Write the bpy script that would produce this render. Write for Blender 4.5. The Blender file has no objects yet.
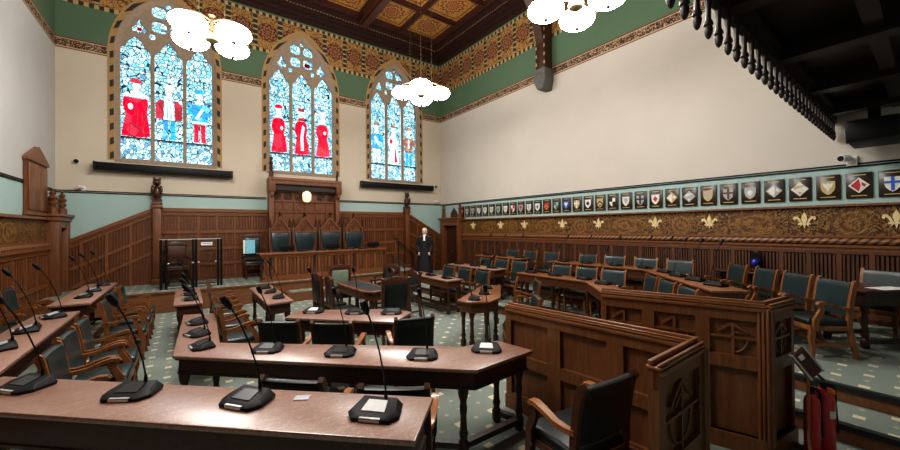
import bpy, bmesh, math, random
from mathutils import Vector, Matrix
random.seed(7)
SC = bpy.context.scene
COL = SC.collection
PI = math.pi
W, D, LW, CZ = 8.7, 12.45, -2.52, 9.3      # right wall x, back wall y, left wall x, ceiling z
T1, T2, DZ = 0.16, 0.32, 0.48              # raised tiers and dais
yaw0 = .95
RY = -2.6                                   # rear wall y

# ------------------------------------------------------------------ node helpers
class N:
    def __init__(s, name):
        s.m = bpy.data.materials.new(name); s.m.use_nodes = True
        s.t = s.m.node_tree; s.t.nodes.clear()
        s.out = s.t.nodes.new('ShaderNodeOutputMaterial')
    def n(s, typ, **kw):
        x = s.t.nodes.new(typ)
        for k, v in kw.items(): setattr(x, k, v)
        return x
    def link(s, a, b): s.t.links.new(a, b)
    def setin(s, sock, v):
        if hasattr(v, 'is_linked') or isinstance(v, bpy.types.NodeSocket): s.link(v, sock)
        else:
            if isinstance(v, (tuple, list)) and len(v) == 3 and sock.type == 'RGBA': v = (*v, 1)
            sock.default_value = v
    def math(s, op, a, b=None, c=None, clamp=False):
        x = s.n('ShaderNodeMath', operation=op, use_clamp=clamp)
        s.setin(x.inputs[0], a)
        if b is not None: s.setin(x.inputs[1], b)
        if c is not None: s.setin(x.inputs[2], c)
        return x.outputs[0]
    def mix(s, f, a, b, typ='MIX'):
        x = s.n('ShaderNodeMix', data_type='RGBA', blend_type=typ)
        s.setin(x.inputs[0], f); s.setin(x.inputs[6], a); s.setin(x.inputs[7], b)
        return x.outputs[2]
    def obj(s):
        return s.n('ShaderNodeTexCoord').outputs['Object']
    def xyz(s, v=None):
        x = s.n('ShaderNodeSeparateXYZ'); s.link(v or s.obj(), x.inputs[0]); return x.outputs
    def comb(s, x, y, z):
        c = s.n('ShaderNodeCombineXYZ')
        for i, v in enumerate((x, y, z)): s.setin(c.inputs[i], v)
        return c.outputs[0]
    def map(s, v, scale=(1, 1, 1), rot=(0, 0, 0), loc=(0, 0, 0)):
        m = s.n('ShaderNodeMapping'); s.link(v, m.inputs[0])
        m.inputs['Scale'].default_value = scale; m.inputs['Rotation'].default_value = rot; m.inputs['Location'].default_value = loc
        return m.outputs[0]
    def noise(s, v, scale=5, detail=4, rough=.5, dist=0):
        x = s.n('ShaderNodeTexNoise'); s.link(v, x.inputs['Vector'])
        x.inputs['Scale'].default_value = scale; x.inputs['Detail'].default_value = detail
        x.inputs['Roughness'].default_value = rough; x.inputs['Distortion'].default_value = dist
        return x.outputs[0]
    def voro(s, v, scale, feature='F1', out='Distance'):
        x = s.n('ShaderNodeTexVoronoi', feature=feature); s.link(v, x.inputs['Vector']); x.inputs['Scale'].default_value = scale
        return x.outputs[out]
    def ramp(s, f, stops, interp='LINEAR'):
        x = s.n('ShaderNodeValToRGB'); x.color_ramp.interpolation = interp
        e = x.color_ramp.elements
        while len(e) < len(stops): e.new(.5)
        for i, (p, c) in enumerate(stops):
            e[i].position = p; e[i].color = (*c, 1)
        s.setin(x.inputs[0], f); return x.outputs[0]
    def gt(s, a, b): return s.math('GREATER_THAN', a, b)
    def lt(s, a, b): return s.math('LESS_THAN', a, b)
    def between(s, v, a, b): return s.math('MULTIPLY', s.gt(v, a), s.lt(v, b))
    def mul(s, a, b): return s.math('MULTIPLY', a, b)
    def add(s, a, b): return s.math('ADD', a, b)
    def sub(s, a, b): return s.math('SUBTRACT', a, b)
    def principled(s, color, rough=.5, metal=0, spec=.5, coat=0, coat_ior=1.5, bump=None, bstr=.2, bdist=.01, emis=None, estr=0):
        p = s.n('ShaderNodeBsdfPrincipled')
        s.setin(p.inputs['Base Color'], color); s.setin(p.inputs['Roughness'], rough)
        p.inputs['Metallic'].default_value = metal; p.inputs['Specular IOR Level'].default_value = spec
        p.inputs['Coat Weight'].default_value = coat; p.inputs['Coat Roughness'].default_value = .32 if coat_ior > 1.6 else .18; p.inputs['Coat IOR'].default_value = coat_ior
        if emis: p.inputs['Emission Color'].default_value = (*emis, 1); p.inputs['Emission Strength'].default_value = estr
        if bump is not None:
            b = s.n('ShaderNodeBump'); b.inputs['Strength'].default_value = bstr; b.inputs['Distance'].default_value = bdist
            s.link(bump, b.inputs['Height']); s.link(b.outputs[0], p.inputs['Normal'])
        s.link(p.outputs[0], s.out.inputs[0]); return s.m

def plain(name, col, rough=.5, metal=0, spec=.5, coat=0, var=.12, scale=30, bstr=.0):
    k = N(name); v = k.noise(k.obj(), scale, 3)
    c2 = tuple(max(0, c * (1 - var)) for c in col); c3 = tuple(min(1, c * (1 + var)) for c in col)
    c = k.ramp(v, [(.3, c2), (.7, c3)])
    return k.principled(c, rough, metal, spec, coat, bump=v if bstr else None, bstr=bstr)

def wood(name, dark, light, grain='z', rough=.45, coat=.0, scale=1.0, spec=.5, ray=False):
    k = N(name)
    s = {'x': (1.2, 14, 14), 'y': (14, 1.2, 14), 'z': (14, 14, 1.2)}[grain]
    v = k.map(k.obj(), tuple(q * scale for q in s))
    a = k.noise(v, 2.2, 6, .6, .6)
    v2 = k.map(k.obj(), tuple(q * scale * 4 for q in s))
    b = k.noise(v2, 3, 3, .6)
    f = k.add(k.mul(a, .7), k.mul(b, .3))
    c = k.ramp(f, [(.3, dark), (.52, tuple((p + q) / 2 for p, q in zip(dark, light))), (.7, light)])
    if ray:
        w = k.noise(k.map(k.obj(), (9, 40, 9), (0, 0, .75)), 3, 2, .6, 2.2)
        c = k.mix(k.mul(k.gt(w, .58), .5), c, (.60, .43, .34))  # pale ray flecks hold specular window glints, painted into the wood colour
    return k.principled(c, rough, 0, spec, coat, coat_ior=2.1 if ray else 1.5, bump=f, bstr=.15, bdist=.004)

M = {}
M['panel'] = wood('oak_panelling', (.088, .029, .010), (.25, .090, .031), 'z', .48, .0)
M['panel_frame'] = wood('oak_stiles', (.12, .042, .015), (.30, .115, .042), 'z', .45, .05)
M['panel_dark'] = wood('dark_oak', (.03, .012, .006), (.085, .033, .014), 'z', .4, .1)
M['panel_right'] = wood('oak_linenfold', (.055, .021, .010), (.16, .064, .028), 'z', .5)
M['frame_right'] = wood('oak_linenfold_stiles', (.07, .027, .012), (.19, .076, .033), 'z', .45)
M['moulding'] = wood('oak_moulding', (.13, .046, .017), (.30, .118, .045), 'x', .4, .1)
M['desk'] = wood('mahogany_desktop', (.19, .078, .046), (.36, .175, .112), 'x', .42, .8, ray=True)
M['desk_dark'] = wood('mahogany_apron', (.035, .012, .007), (.09, .033, .018), 'x', .4, .2)
M['desk_right'] = wood('warm_oak_desktop', (.14, .045, .014), (.31, .12, .042), 'x', .35, .25)
M['apron_right'] = wood('warm_oak_apron', (.06, .02, .007), (.16, .058, .021), 'x', .4, .2)
M['leg'] = wood('turned_leg_oak', (.022, .008, .004), (.075, .027, .012), 'z', .4, .2)
M['chair_wood'] = wood('honey_oak', (.13, .044, .012), (.35, .135, .043), 'z', .38, .25)
M['chair_dark'] = wood('walnut_chair', (.04, .014, .006), (.12, .042, .017), 'z', .4, .2)
M['arm_wood'] = wood('polished_oak_arm', (.22, .07, .016), (.50, .20, .055), 'y', .33, .35)
M['screen_wood'] = wood('oak_screen', (.115, .043, .015), (.26, .104, .038), 'z', .42, .08)
M['screen_cap'] = wood('oak_screen_cap', (.14, .052, .018), (.33, .135, .05), 'y', .32, .25)  # lighter than the screen wood: edge highlights put into the colour
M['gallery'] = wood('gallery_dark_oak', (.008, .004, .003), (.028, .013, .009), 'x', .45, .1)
M['riser'] = wood('dais_riser_oak', (.12, .045, .018), (.26, .11, .045), 'x', .5)
M['leather'] = plain('green_leather', (.016, .034, .037), .3, spec=.7, coat=.3, bstr=.06, scale=120)
M['leather_dark'] = plain('black_green_leather', (.008, .013, .012), .36, spec=.5, bstr=.06, scale=120)
M['cushion'] = plain('grey_green_cloth', (.22, .27, .20), .8)
M['black'] = plain('black_plastic', (.006, .006, .007), .5, spec=.25)
M['black_metal'] = plain('black_metal', (.01, .01, .01), .35, .4)
M['screenface'] = plain('grey_screen', (.03, .03, .03), .35, spec=.4)
M['screenlit'] = plain('pale_screen', (.55, .6, .66), .2, spec=.6)
M['silver'] = plain('silver_buttons', (.6, .6, .6), .35, .6)
M['white'] = plain('white_paper', (.8, .8, .78), .7, var=.04)
M['brass'] = plain('aged_brass', (.45, .3, .1), .35, .8)
M['dark_brass'] = plain('dark_brass', (.10, .07, .035), .5, .3)
M['gold'] = plain('gilt', (.80, .64, .34), .5, .1)
M['carpet_plain'] = plain('carpet_nosing', (.012, .014, .013), .8)
M['stone'] = plain('tracery_stone', (.33, .25, .18), .85, var=.12, scale=12, bstr=.1)
M['corbel'] = plain('corbel_stone', (.13, .125, .11), .85, scale=14, bstr=.2)
M['red'] = plain('extinguisher_red', (.52, .018, .018), .3, coat=.4)
M['orange'] = plain('orange_tag', (.8, .16, .03), .5)
M['white_plastic'] = plain('white_plastic', (.75, .74, .7), .4, var=.03)
M['skin'] = plain('skin', (.66, .42, .33), .55, var=.05)
M['robe'] = plain('black_robe', (.008, .008, .010), .75)
M['wig'] = plain('white_wig', (.75, .72, .66), .9, scale=60, bstr=.4)
M['cyan'] = plain('pale_cyan_card', (.25, .62, .72), .35)
M['blue'] = plain('blue_glass', (.01, .03, .5), .08, spec=.8, coat=.5)
M['rug_leather'] = plain('blotter_leather', (.03, .04, .05), .3, spec=.6)
M['brown_leather'] = plain('brown_leather', (.10, .03, .015), .4)
M['crate'] = plain('mulberry', (.1, .02, .02), .5)

# ------- patterned setting materials
def wall_mat(name, axis, cream, grey_low=None):
    k = N(name); o = k.xyz(); t, z = o[axis], o[2]
    n = k.noise(k.obj(), 1.3, 3); fine = k.noise(k.obj(), 60, 2)
    base = k.mix(n, tuple(c * .93 for c in cream), tuple(min(1, c * 1.05) for c in cream))
    aqua = k.mix(n, (.36, .50, .47), (.43, .57, .54))
    c = k.mix(k.lt(z, 2.86), base, aqua)
    # border band
    v2 = k.comb(k.mul(t, 1), 0.0, k.mul(z, 1))
    vn = k.voro(k.map(v2, (1, 1, 1)), 9, 'DISTANCE_TO_EDGE')
    wv = k.noise(k.map(v2, (5.2, 1, 6.5)), 1.6, 1, .5, 2.2)
    meander = k.between(wv, .45, .535)
    bcol = k.mix(meander, (.055, .018, .012), (.50, .36, .22))
    edge = k.math('MAXIMUM', k.lt(z, 6.40), k.gt(z, 6.58))
    bcol = k.mix(edge, bcol, k.mix(k.between(z, 6.375, 6.60), (.16, .045, .022), (.55, .40, .24)))
    c = k.mix(k.gt(z, 6.35), c, bcol)
    green = k.mix(n, (.085, .15, .085), (.115, .185, .11))
    c = k.mix(k.gt(z, 6.63), c, green)
    # frieze
    per = .71
    q = k.math('FLOORED_MODULO', t, per) if False else k.mul(k.math('FRACT', k.math('DIVIDE', k.add(t, 20.27), per)), per)
    qx = k.sub(q, per / 2); qz = k.sub(z, 8.13)
    d = k.math('SQRT', k.add(k.mul(qx, qx), k.mul(qz, qz)))
    leaf = k.noise(v2, 16, 2, .6, 1.8)
    gold = k.mix(k.gt(leaf, .52), (.44, .25, .07), (.12, .045, .018))
    ang = k.math('ARCTAN2', qz, qx)
    petal = k.mul(k.math('SINE', k.mul(ang, 8)), .035)
    rings = k.math('SINE', k.mul(k.add(d, petal), 52))
    rcol = k.mix(k.gt(rings, 0), (.095, .018, .013), (.33, .16, .06))
    gold = k.mix(k.lt(d, .26), gold, rcol)
    gold = k.mix(k.between(d, .26, .285), gold, (.07, .03, .015))
    strip = k.gt(k.math('ABSOLUTE', qx), per / 2 - .065)
    cross = k.gt(k.math('SINE', k.mul(z, 38)), .55)
    gold = k.mix(strip, gold, k.mix(cross, (.022, .026, .018), (.42, .30, .14)))
    chk = k.gt(k.math('SINE', k.mul(t, 34)), 0)
    chb = k.math('MAXIMUM', k.between(z, 7.49, 7.60), k.between(z, 8.63, 8.73))
    gold = k.mix(chb, gold, k.mix(chk, (.04, .03, .02), (.48, .33, .15)))
    gold = k.mix(k.gt(z, 8.73), gold, (.12, .17, .10))
    c = k.mix(k.gt(z, 7.49), c, gold)
    return k.principled(c, .75, bump=fine, bstr=.04)
M['wall_back'] = wall_mat('painted_plaster_back', 0, (.60, .525, .42))
M['wall_right'] = wall_mat('painted_plaster_right', 1, (.60, .555, .485))
M['wall_left'] = wall_mat('painted_plaster_left', 1, (.53, .52, .495))

def ceiling_mat():
    k = N('coffer_paint'); o = k.xyz(); p = 1.47
    def cell(t, off): return k.sub(k.mul(k.math('FRACT', k.math('DIVIDE', k.add(t, off), p)), p), p / 2)
    qx, qy = cell(o[0], 20 * p - W + .8), cell(o[1], 20 * p - D + .8)
    d = k.math('SQRT', k.add(k.mul(qx, qx), k.mul(qy, qy)))
    ang = k.math('ARCTAN2', qy, qx)
    leaf = k.noise(k.obj(), 9, 3, .6, 2.2)
    base = k.mix(k.gt(leaf, .54), (.42, .20, .045), (.13, .045, .014))
    petal = k.mul(k.math('SINE', k.mul(ang, 12)), .04)
    r = k.gt(k.math('SINE', k.mul(k.add(d, petal), 40)), .1)
    base = k.mix(k.lt(d, .42), base, k.mix(r, (.40, .19, .05), (.10, .03, .012)))
    base = k.mix(k.lt(d, .12), base, (.30, .07, .03))
    mx = k.math('MAXIMUM', k.math('ABSOLUTE', qx), k.math('ABSOLUTE', qy))
    base = k.mix(k.between(mx, .53, .57), base, (.07, .025, .012))
    return k.principled(base, .6)
M['ceiling'] = ceiling_mat()
M['rib'] = wood('ceiling_rib', (.028, .009, .006), (.085, .026, .015), 'x', .45)
def cornice_mat():
    k = N('cornice_wood'); o = k.xyz()
    s = k.gt(k.math('SINE', k.mul(k.add(o[0], o[1]), 60)), .2)
    band = k.between(o[2], 9.03, 9.075)
    c = k.mix(k.mul(s, band), (.032, .012, .009), (.28, .15, .06))
    return k.principled(c, .5)
M['cornice'] = cornice_mat()

def carpet_mat():
    k = N('star_carpet'); o = k.obj()
    v = k.map(o, (1, 1, 1), (0, 0, PI / 4)); a = k.xyz(v); p = .30
    def cell(t): return k.math('ABSOLUTE', k.sub(k.math('FRACT', k.math('DIVIDE', k.add(t, 30), p)), .5))
    q = k.add(cell(a[0]), cell(a[1]))
    star = k.lt(q, .18)
    q2 = k.math('MAXIMUM', k.math('ABSOLUTE', k.sub(cell(a[0]), .5)), k.math('ABSOLUTE', k.sub(cell(a[1]), .5)))
    dot = k.lt(q2, .07)
    n = k.noise(o, 90, 2); n2 = k.noise(o, 3, 3)
    c = k.mix(n, (.17, .205, .18), (.28, .32, .285))
    c = k.mix(k.mul(n2, .4), c, (.20, .24, .205))
    c = k.mix(star, c, (.62, .56, .40)); c = k.mix(dot, c, (.38, .38, .30))
    return k.principled(c, .9, spec=.2, bump=n, bstr=.1)
M['carpet'] = carpet_mat()

def glass_mat(name, stops, scale=9, lead=.035, bars=True, streak=(.06, .20, .26), sheets=1):
    k = N(name); o = k.obj(); s = k.xyz(o)
    v = k.comb(s[0], 0.0, k.mul(s[2], .8))
    e = k.voro(v, scale, 'DISTANCE_TO_EDGE'); cc = k.voro(v, scale, 'F1', 'Color')
    r = k.xyz(cc)[0]
    c = k.ramp(r, stops, 'CONSTANT')
    fn = k.noise(v, 28, 2, .6)
    c = k.mix(k.mul(k.gt(fn, .58), .55), c, streak)
    c = k.mix(k.lt(e, lead), c, (.015, .03, .04))
    if bars:
        z = k.math('FRACT', k.math('DIVIDE', s[2], .62))
        c = k.mix(k.lt(z, .025), c, (.01, .01, .012))
    if sheets == 2:
        gm = k.n('ShaderNodeGamma'); gm.inputs[1].default_value = .5; k.link(c, gm.inputs[0]); c = gm.outputs[0]
    t = k.n('ShaderNodeBsdfTransparent'); k.link(c, t.inputs[0])
    g = k.n('ShaderNodeBsdfGlossy'); g.inputs['Roughness'].default_value = .1
    mx = k.n('ShaderNodeMixShader'); mx.inputs[0].default_value = .0015
    k.link(t.outputs[0], mx.inputs[1]); k.link(g.outputs[0], mx.inputs[2]); k.link(mx.outputs[0], k.out.inputs[0])
    return k.m
PALE = [(0, (.44, .62, .64)), (.22, (.27, .53, .58)), (.42, (.56, .66, .66)), (.58, (.20, .45, .52)), (.74, (.44, .60, .58)), (.93, (.10, .26, .44))]
M['glass_pale'] = glass_mat('pale_stained_glass', PALE, 12, .06)
M['glass_tracery'] = glass_mat('tracery_stained_glass', PALE, 12, .05)
M['glass_base'] = glass_mat('scroll_stained_glass', [(0, (.50, .72, .76)), (.3, (.20, .44, .54)), (.5, (.66, .78, .8)), (.7, (.14, .28, .38)), (.85, (.36, .62, .66))], 14, .06)
M['glass_red'] = glass_mat('red_stained_glass', [(0, (.82, .008, .035)), (.4, (.72, .004, .025)), (.8, (.9, .03, .06))], 4.5, .022, bars=False, streak=(.42, 0, .02))
M['glass_dark_red'] = glass_mat('dark_red_glass', [(0, (.45, .03, .05)), (.5, (.32, .02, .03))], 6, .02, bars=False, streak=(.2, .01, .02))
M['glass_blue'] = glass_mat('blue_stained_glass', [(0, (.04, .25, .72)), (.4, (.03, .36, .78)), (.8, (.15, .5, .8))], 6, .02, bars=False, streak=(.02, .08, .4))
M['glass_white'] = glass_mat('white_stained_glass', [(0, (.78, .82, .82)), (.5, (.62, .70, .72))], 8, .02, bars=False, streak=(.5, .62, .66))
M['glass_brown'] = glass_mat('brown_stained_glass', [(0, (.4, .18, .10)), (.5, (.24, .10, .07))], 7, .02, bars=False, streak=(.1, .04, .03))
M['glass_skin'] = glass_mat('flesh_stained_glass', [(0, (.85, .62, .5))], 9, .02, bars=False)

def border_mat():
    k = N('checker_border'); o = k.xyz()
    s = k.gt(k.math('SINE', k.mul(k.add(o[2], k.mul(k.math('ABSOLUTE', o[0]), .6)), 17)), .1)
    c = k.mix(s, (.40, .25, .10), (.03, .028, .026))
    return k.principled(c, .75)
M['border'] = border_mat()
M['border_gold'] = plain('ochre_border', (.42, .26, .11), .75)

def carved_mat():
    k = N('gilt_carving'); o = k.xyz(); p = k.comb(o[1], 0.0, o[2])
    per = 2.48
    q = k.sub(k.mul(k.math('FRACT', k.math('DIVIDE', k.add(o[1], 24.8 - 3.27 + 1.24), per)), per), per / 2)
    def med(off, rx):
        a = k.math('DIVIDE', k.sub(q, off), rx); b = k.math('DIVIDE', k.sub(o[2], 1.91), .24)
        return k.math('SQRT', k.add(k.mul(a, a), k.mul(b, b)))
    n = k.noise(p, 6.5, 2, .5, 2.8); n2 = k.noise(p, 22, 2, .5, 1.5)
    d1 = med(0, .24); d2 = k.math('MINIMUM', med(1.24, .38), med(-1.24, .38))
    d = k.math('MINIMUM', d1, d2)
    scroll = k.between(n, .46, .58)
    c = k.mix(scroll, (.27, .14, .03), (.055, .017, .008))
    ang = k.math('ARCTAN2', k.sub(o[2], 1.75), q)
    fan = k.math('SINE', k.mul(ang, 26))
    ring = k.gt(k.add(k.math('SINE', k.mul(k.add(d, k.mul(n, .5)), 15)), k.mul(fan, .8)), .0)
    c = k.mix(k.mul(k.lt(d, 1.0), .75), c, k.mix(ring, (.13, .05, .013), (.29, .15, .034)))
    c = k.mix(k.mul(k.gt(n2, .6), .6), c, (.05, .016, .008))
    return k.principled(c, .5, .15, bump=k.add(n, k.mul(n2, .3)), bstr=.5, bdist=.03)
M['carved'] = carved_mat()
def rope_mat():
    k = N('rope_moulding'); o = k.xyz()
    s = k.gt(k.math('SINE', k.mul(k.add(o[1], o[2]), 58)), -.2)
    return k.principled(k.mix(s, (.06, .02, .008), (.30, .14, .055)), .45)
M['rope'] = rope_mat()
def globe_mat():
    k = N('lit_opal_globe'); e = k.n('ShaderNodeEmission'); e.inputs[0].default_value = (1, .97, .93, 1); e.inputs[1].default_value = 27
    k.link(e.outputs[0], k.out.inputs[0]); return k.m
M['globe'] = globe_mat()
def clear_mat():
    k = N('clear_screen_glass'); t = k.n('ShaderNodeBsdfTransparent'); t.inputs[0].default_value = (.9, .93, .93, 1)
    g = k.n('ShaderNodeBsdfGlossy'); g.inputs['Roughness'].default_value = .03
    mx = k.n('ShaderNodeMixShader'); f = k.n('ShaderNodeFresnel'); f.inputs[0].default_value = 1.45
    k.link(f.outputs[0], mx.inputs[0]); k.link(t.outputs[0], mx.inputs[1]); k.link(g.outputs[0], mx.inputs[2]); k.link(mx.outputs[0], k.out.inputs[0]); return k.m
M['clear'] = clear_mat()
def lampshade():
    k = N('pearl_lamp'); return k.principled((.75, .68, .55), .3, emis=(1, .8, .5), estr=.7)
M['lampglass'] = lampshade()

# ------------------------------------------------------------------ mesh builder
class MB:
    def __init__(s): s.v = []; s.f = []
    def add(s, vs, fs):
        b = len(s.v); s.v += [tuple(p) for p in vs]; s.f += [tuple(b + i for i in f) for f in fs]; return s
    def box(s, x0, x1, y0, y1, z0, z1, mat=None):
        vs = [(x, y, z) for z in (z0, z1) for y in (y0, y1) for x in (x0, x1)]
        if mat: vs = [tuple(mat @ Vector(p)) for p in vs]
        return s.add(vs, [(0, 2, 3, 1), (4, 5, 7, 6), (0, 1, 5, 4), (2, 6, 7, 3), (0, 4, 6, 2), (1, 3, 7, 5)])
    def bar(s, a, b, w, h, up=(0, 0, 1)):
        a, b = Vector(a), Vector(b); d = (b - a).normalized(); u = Vector(up)
        if abs(d.dot(u)) > .98: u = Vector((1, 0, 0))
        r = d.cross(u).normalized(); u = r.cross(d)
        vs = [p + r * (i * w / 2) + u * (j * h / 2) for p in (a, b) for i, j in ((-1, -1), (1, -1), (1, 1), (-1, 1))]
        return s.add(vs, [(0, 1, 2, 3), (7, 6, 5, 4), (0, 4, 5, 1), (1, 5, 6, 2), (2, 6, 7, 3), (3, 7, 4, 0)])
    def prism(s, poly, z0, z1):
        n = len(poly)
        ar = sum(poly[i][0] * poly[(i + 1) % n][1] - poly[(i + 1) % n][0] * poly[i][1] for i in range(n))
        if ar < 0: poly = poly[::-1]
        vs = [(x, y, z0) for x, y in poly] + [(x, y, z1) for x, y in poly]
        return s.add(vs, [tuple(range(n - 1, -1, -1)), tuple(range(n, 2 * n))] + [(i, (i + 1) % n, n + (i + 1) % n, n + i) for i in range(n)])
    def plate(s, O, ux, uy, poly, depth):
        """polygon in the plane (O, ux, uy), given thickness along ux x uy"""
        O, ux, uy = Vector(O), Vector(ux), Vector(uy); nn = ux.cross(uy).normalized() * depth; n = len(poly)
        vs = [O + ux * a + uy * b for a, b in poly]; vs += [p + nn for p in vs]
        return s.add(vs, [tuple(range(n - 1, -1, -1)), tuple(range(n, 2 * n))] + [(i, (i + 1) % n, n + (i + 1) % n, n + i) for i in range(n)])
    def lathe(s, prof, c=(0, 0, 0), n=12):
        vs = []; fs = []; m = len(prof)
        for r, z in prof:
            for i in range(n):
                a = 2 * PI * i / n; vs.append((c[0] + r * math.cos(a), c[1] + r * math.sin(a), c[2] + z))
        for j in range(m - 1):
            for i in range(n):
                k = (i + 1) % n; fs.append((j * n + i, j * n + k, (j + 1) * n + k, (j + 1) * n + i))
        fs.append(tuple(range(n - 1, -1, -1))); fs.append(tuple((m - 1) * n + i for i in range(n)))
        return s.add(vs, fs)
    def tube(s, pts, r, n=8):
        pts = [Vector(p) for p in pts]; rs = r if isinstance(r, (list, tuple)) else [r] * len(pts)
        vs = []; fs = []; prev = None
        for i, p in enumerate(pts):
            d = (pts[min(i + 1, len(pts) - 1)] - pts[max(i - 1, 0)]).normalized()
            if prev is None:
                u = Vector((0, 0, 1)) if abs(d.z) < .9 else Vector((1, 0, 0))
                prev = d.cross(u).normalized()
            a = (prev - d * prev.dot(d)).normalized(); b = d.cross(a); prev = a
            for q in range(n):
                t = 2 * PI * q / n; vs.append(p + a * math.cos(t) * rs[i] + b * math.sin(t) * rs[i])
        for i in range(len(pts) - 1):
            for q in range(n):
                k = (q + 1) % n; fs.append((i * n + q, i * n + k, (i + 1) * n + k, (i + 1) * n + q))
        fs.append(tuple(range(n - 1, -1, -1))); fs.append(tuple((len(pts) - 1) * n + q for q in range(n)))
        return s.add(vs, fs)
    def sweep(s, pts, w, h, side=(1, 0, 0)):
        """rectangular bar along a path lying in a plane whose normal is side"""
        pts = [Vector(p) for p in pts]; sd = Vector(side).normalized(); vs = []; fs = []
        ws = w if isinstance(w, (list, tuple)) else [w] * len(pts); hs = h if isinstance(h, (list, tuple)) else [h] * len(pts)
        for i, p in enumerate(pts):
            d = (pts[min(i + 1, len(pts) - 1)] - pts[max(i - 1, 0)]).normalized(); u = sd.cross(d).normalized()
            for a, b in ((-1, -1), (1, -1), (1, 1), (-1, 1)): vs.append(p + sd * a * ws[i] / 2 + u * b * hs[i] / 2)
        for i in range(len(pts) - 1):
            for q in range(4):
                k = (q + 1) % 4; fs.append((i * 4 + q, i * 4 + k, i * 4 + 4 + k, i * 4 + 4 + q))
        e = (len(pts) - 1) * 4; fs += [(3, 2, 1, 0), (e, e + 1, e + 2, e + 3)]
        return s.add(vs, fs)
    def ball(s, c, rx, ry=None, rz=None, n=12, m=8, z0=-1, z1=1):
        ry = ry or rx; rz = rz or rx; a0, a1 = math.asin(z0), math.asin(z1)
        prof = [(max(.001, math.cos(a0 + (a1 - a0) * j / m)), math.sin(a0 + (a1 - a0) * j / m)) for j in range(m + 1)]
        b = len(s.v); s.lathe(prof, (0, 0, 0), n)
        for i in range(b, len(s.v)):
            x, y, z = s.v[i]; s.v[i] = (c[0] + x * rx, c[1] + y * ry, c[2] + z * rz)
        return s
    def xf(s, mat, start=0):
        for i in range(start, len(s.v)): s.v[i] = tuple(mat @ Vector(s.v[i]))
        return s
    def build(s, name, mat, parent=None, bevel=0, seg=2, smooth=True, sub=0):
        me = bpy.data.meshes.new(name); me.from_pydata(s.v, [], s.f)
        bm = bmesh.new(); bm.from_mesh(me)
        bmesh.ops.recalc_face_normals(bm, faces=bm.faces)
        if bevel:
            es = [e for e in bm.edges if len(e.link_faces) == 2 and e.calc_face_angle(0) > .6]
            bmesh.ops.bevel(bm, geom=es, offset=bevel, segments=seg, affect='EDGES', profile=.5, clamp_overlap=True)
        if smooth:
            for fc in bm.faces: fc.smooth = True
            for e in bm.edges:
                if len(e.link_faces) == 2 and e.calc_face_angle(0) > .62: e.smooth = False
        bm.to_mesh(me); bm.free(); me.materials.append(M[mat])
        o = bpy.data.objects.new(name, me); COL.objects.link(o)
        if parent is not None: o.parent = parent
        return o

def tag(o, label=None, cat=None, group=None, kind=None):
    if label: o['label'] = label
    if cat: o['category'] = cat
    if group: o['group'] = group
    if kind: o['kind'] = kind
    return o
def thing(name, label, cat, loc=(0, 0, 0), rz=0, group=None, kind=None):
    o = bpy.data.objects.new(name, None); COL.objects.link(o); o.empty_display_size = .1
    o.location = loc; o.rotation_euler = (0, 0, rz)
    return tag(o, label, cat, group, kind)
KIDS = {}
def dup(root, loc, rz, label=None, group=None):
    def kids(o): return [c for c in ALL() if c.parent == o]
    r = root.copy(); COL.objects.link(r); r.location = loc; r.rotation_euler = (0, 0, rz)
    if label: r['label'] = label
    if group: r['group'] = group
    for ch in list(root.children):
        c = ch.copy(); COL.objects.link(c); c.parent = r
        for g in list(ch.children):
            d = g.copy(); COL.objects.link(d); d.parent = c
    return r
def struct(o, label=None):
    o['kind'] = 'structure'
    if label: o['label'] = label
    return o
def face(dx, dy): return math.atan2(-dx, dy)
ORD = 'first second third fourth fifth sixth seventh eighth ninth tenth eleventh twelfth thirteenth fourteenth fifteenth sixteenth seventeenth eighteenth nineteenth twentieth twenty-first twenty-second twenty-third twenty-fourth twenty-fifth twenty-sixth twenty-seventh twenty-eighth twenty-ninth thirtieth thirty-first thirty-second'.split()

def holed_plate(name, outer, holes, y0, y1, mat, parent=None):
    """plate in the XZ plane between y0 (room side) and y1 with holes"""
    bm = bmesh.new(); es = []
    for lp in [outer] + holes:
        vs = [bm.verts.new((x, y0, z)) for x, z in lp]
        es += [bm.edges.new((vs[i], vs[(i + 1) % len(vs)])) for i in range(len(vs))]
    r = bmesh.ops.triangle_fill(bm, use_beauty=True, use_dissolve=False, edges=es, normal=(0, -1, 0))
    fs = [f for f in bm.faces] if y1 is not None else []
    ex = bmesh.ops.extrude_face_region(bm, geom=fs, use_keep_orig=True) if fs else {'geom': []}
    for v in ex['geom']:
        if isinstance(v, bmesh.types.BMVert): v.co.y = y1
    bmesh.ops.recalc_face_normals(bm, faces=bm.faces)
    me = bpy.data.meshes.new(name); bm.to_mesh(me); bm.free(); me.materials.append(M[mat])
    o = bpy.data.objects.new(name, me); COL.objects.link(o)
    if parent is not None: o.parent = parent
    return o

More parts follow.
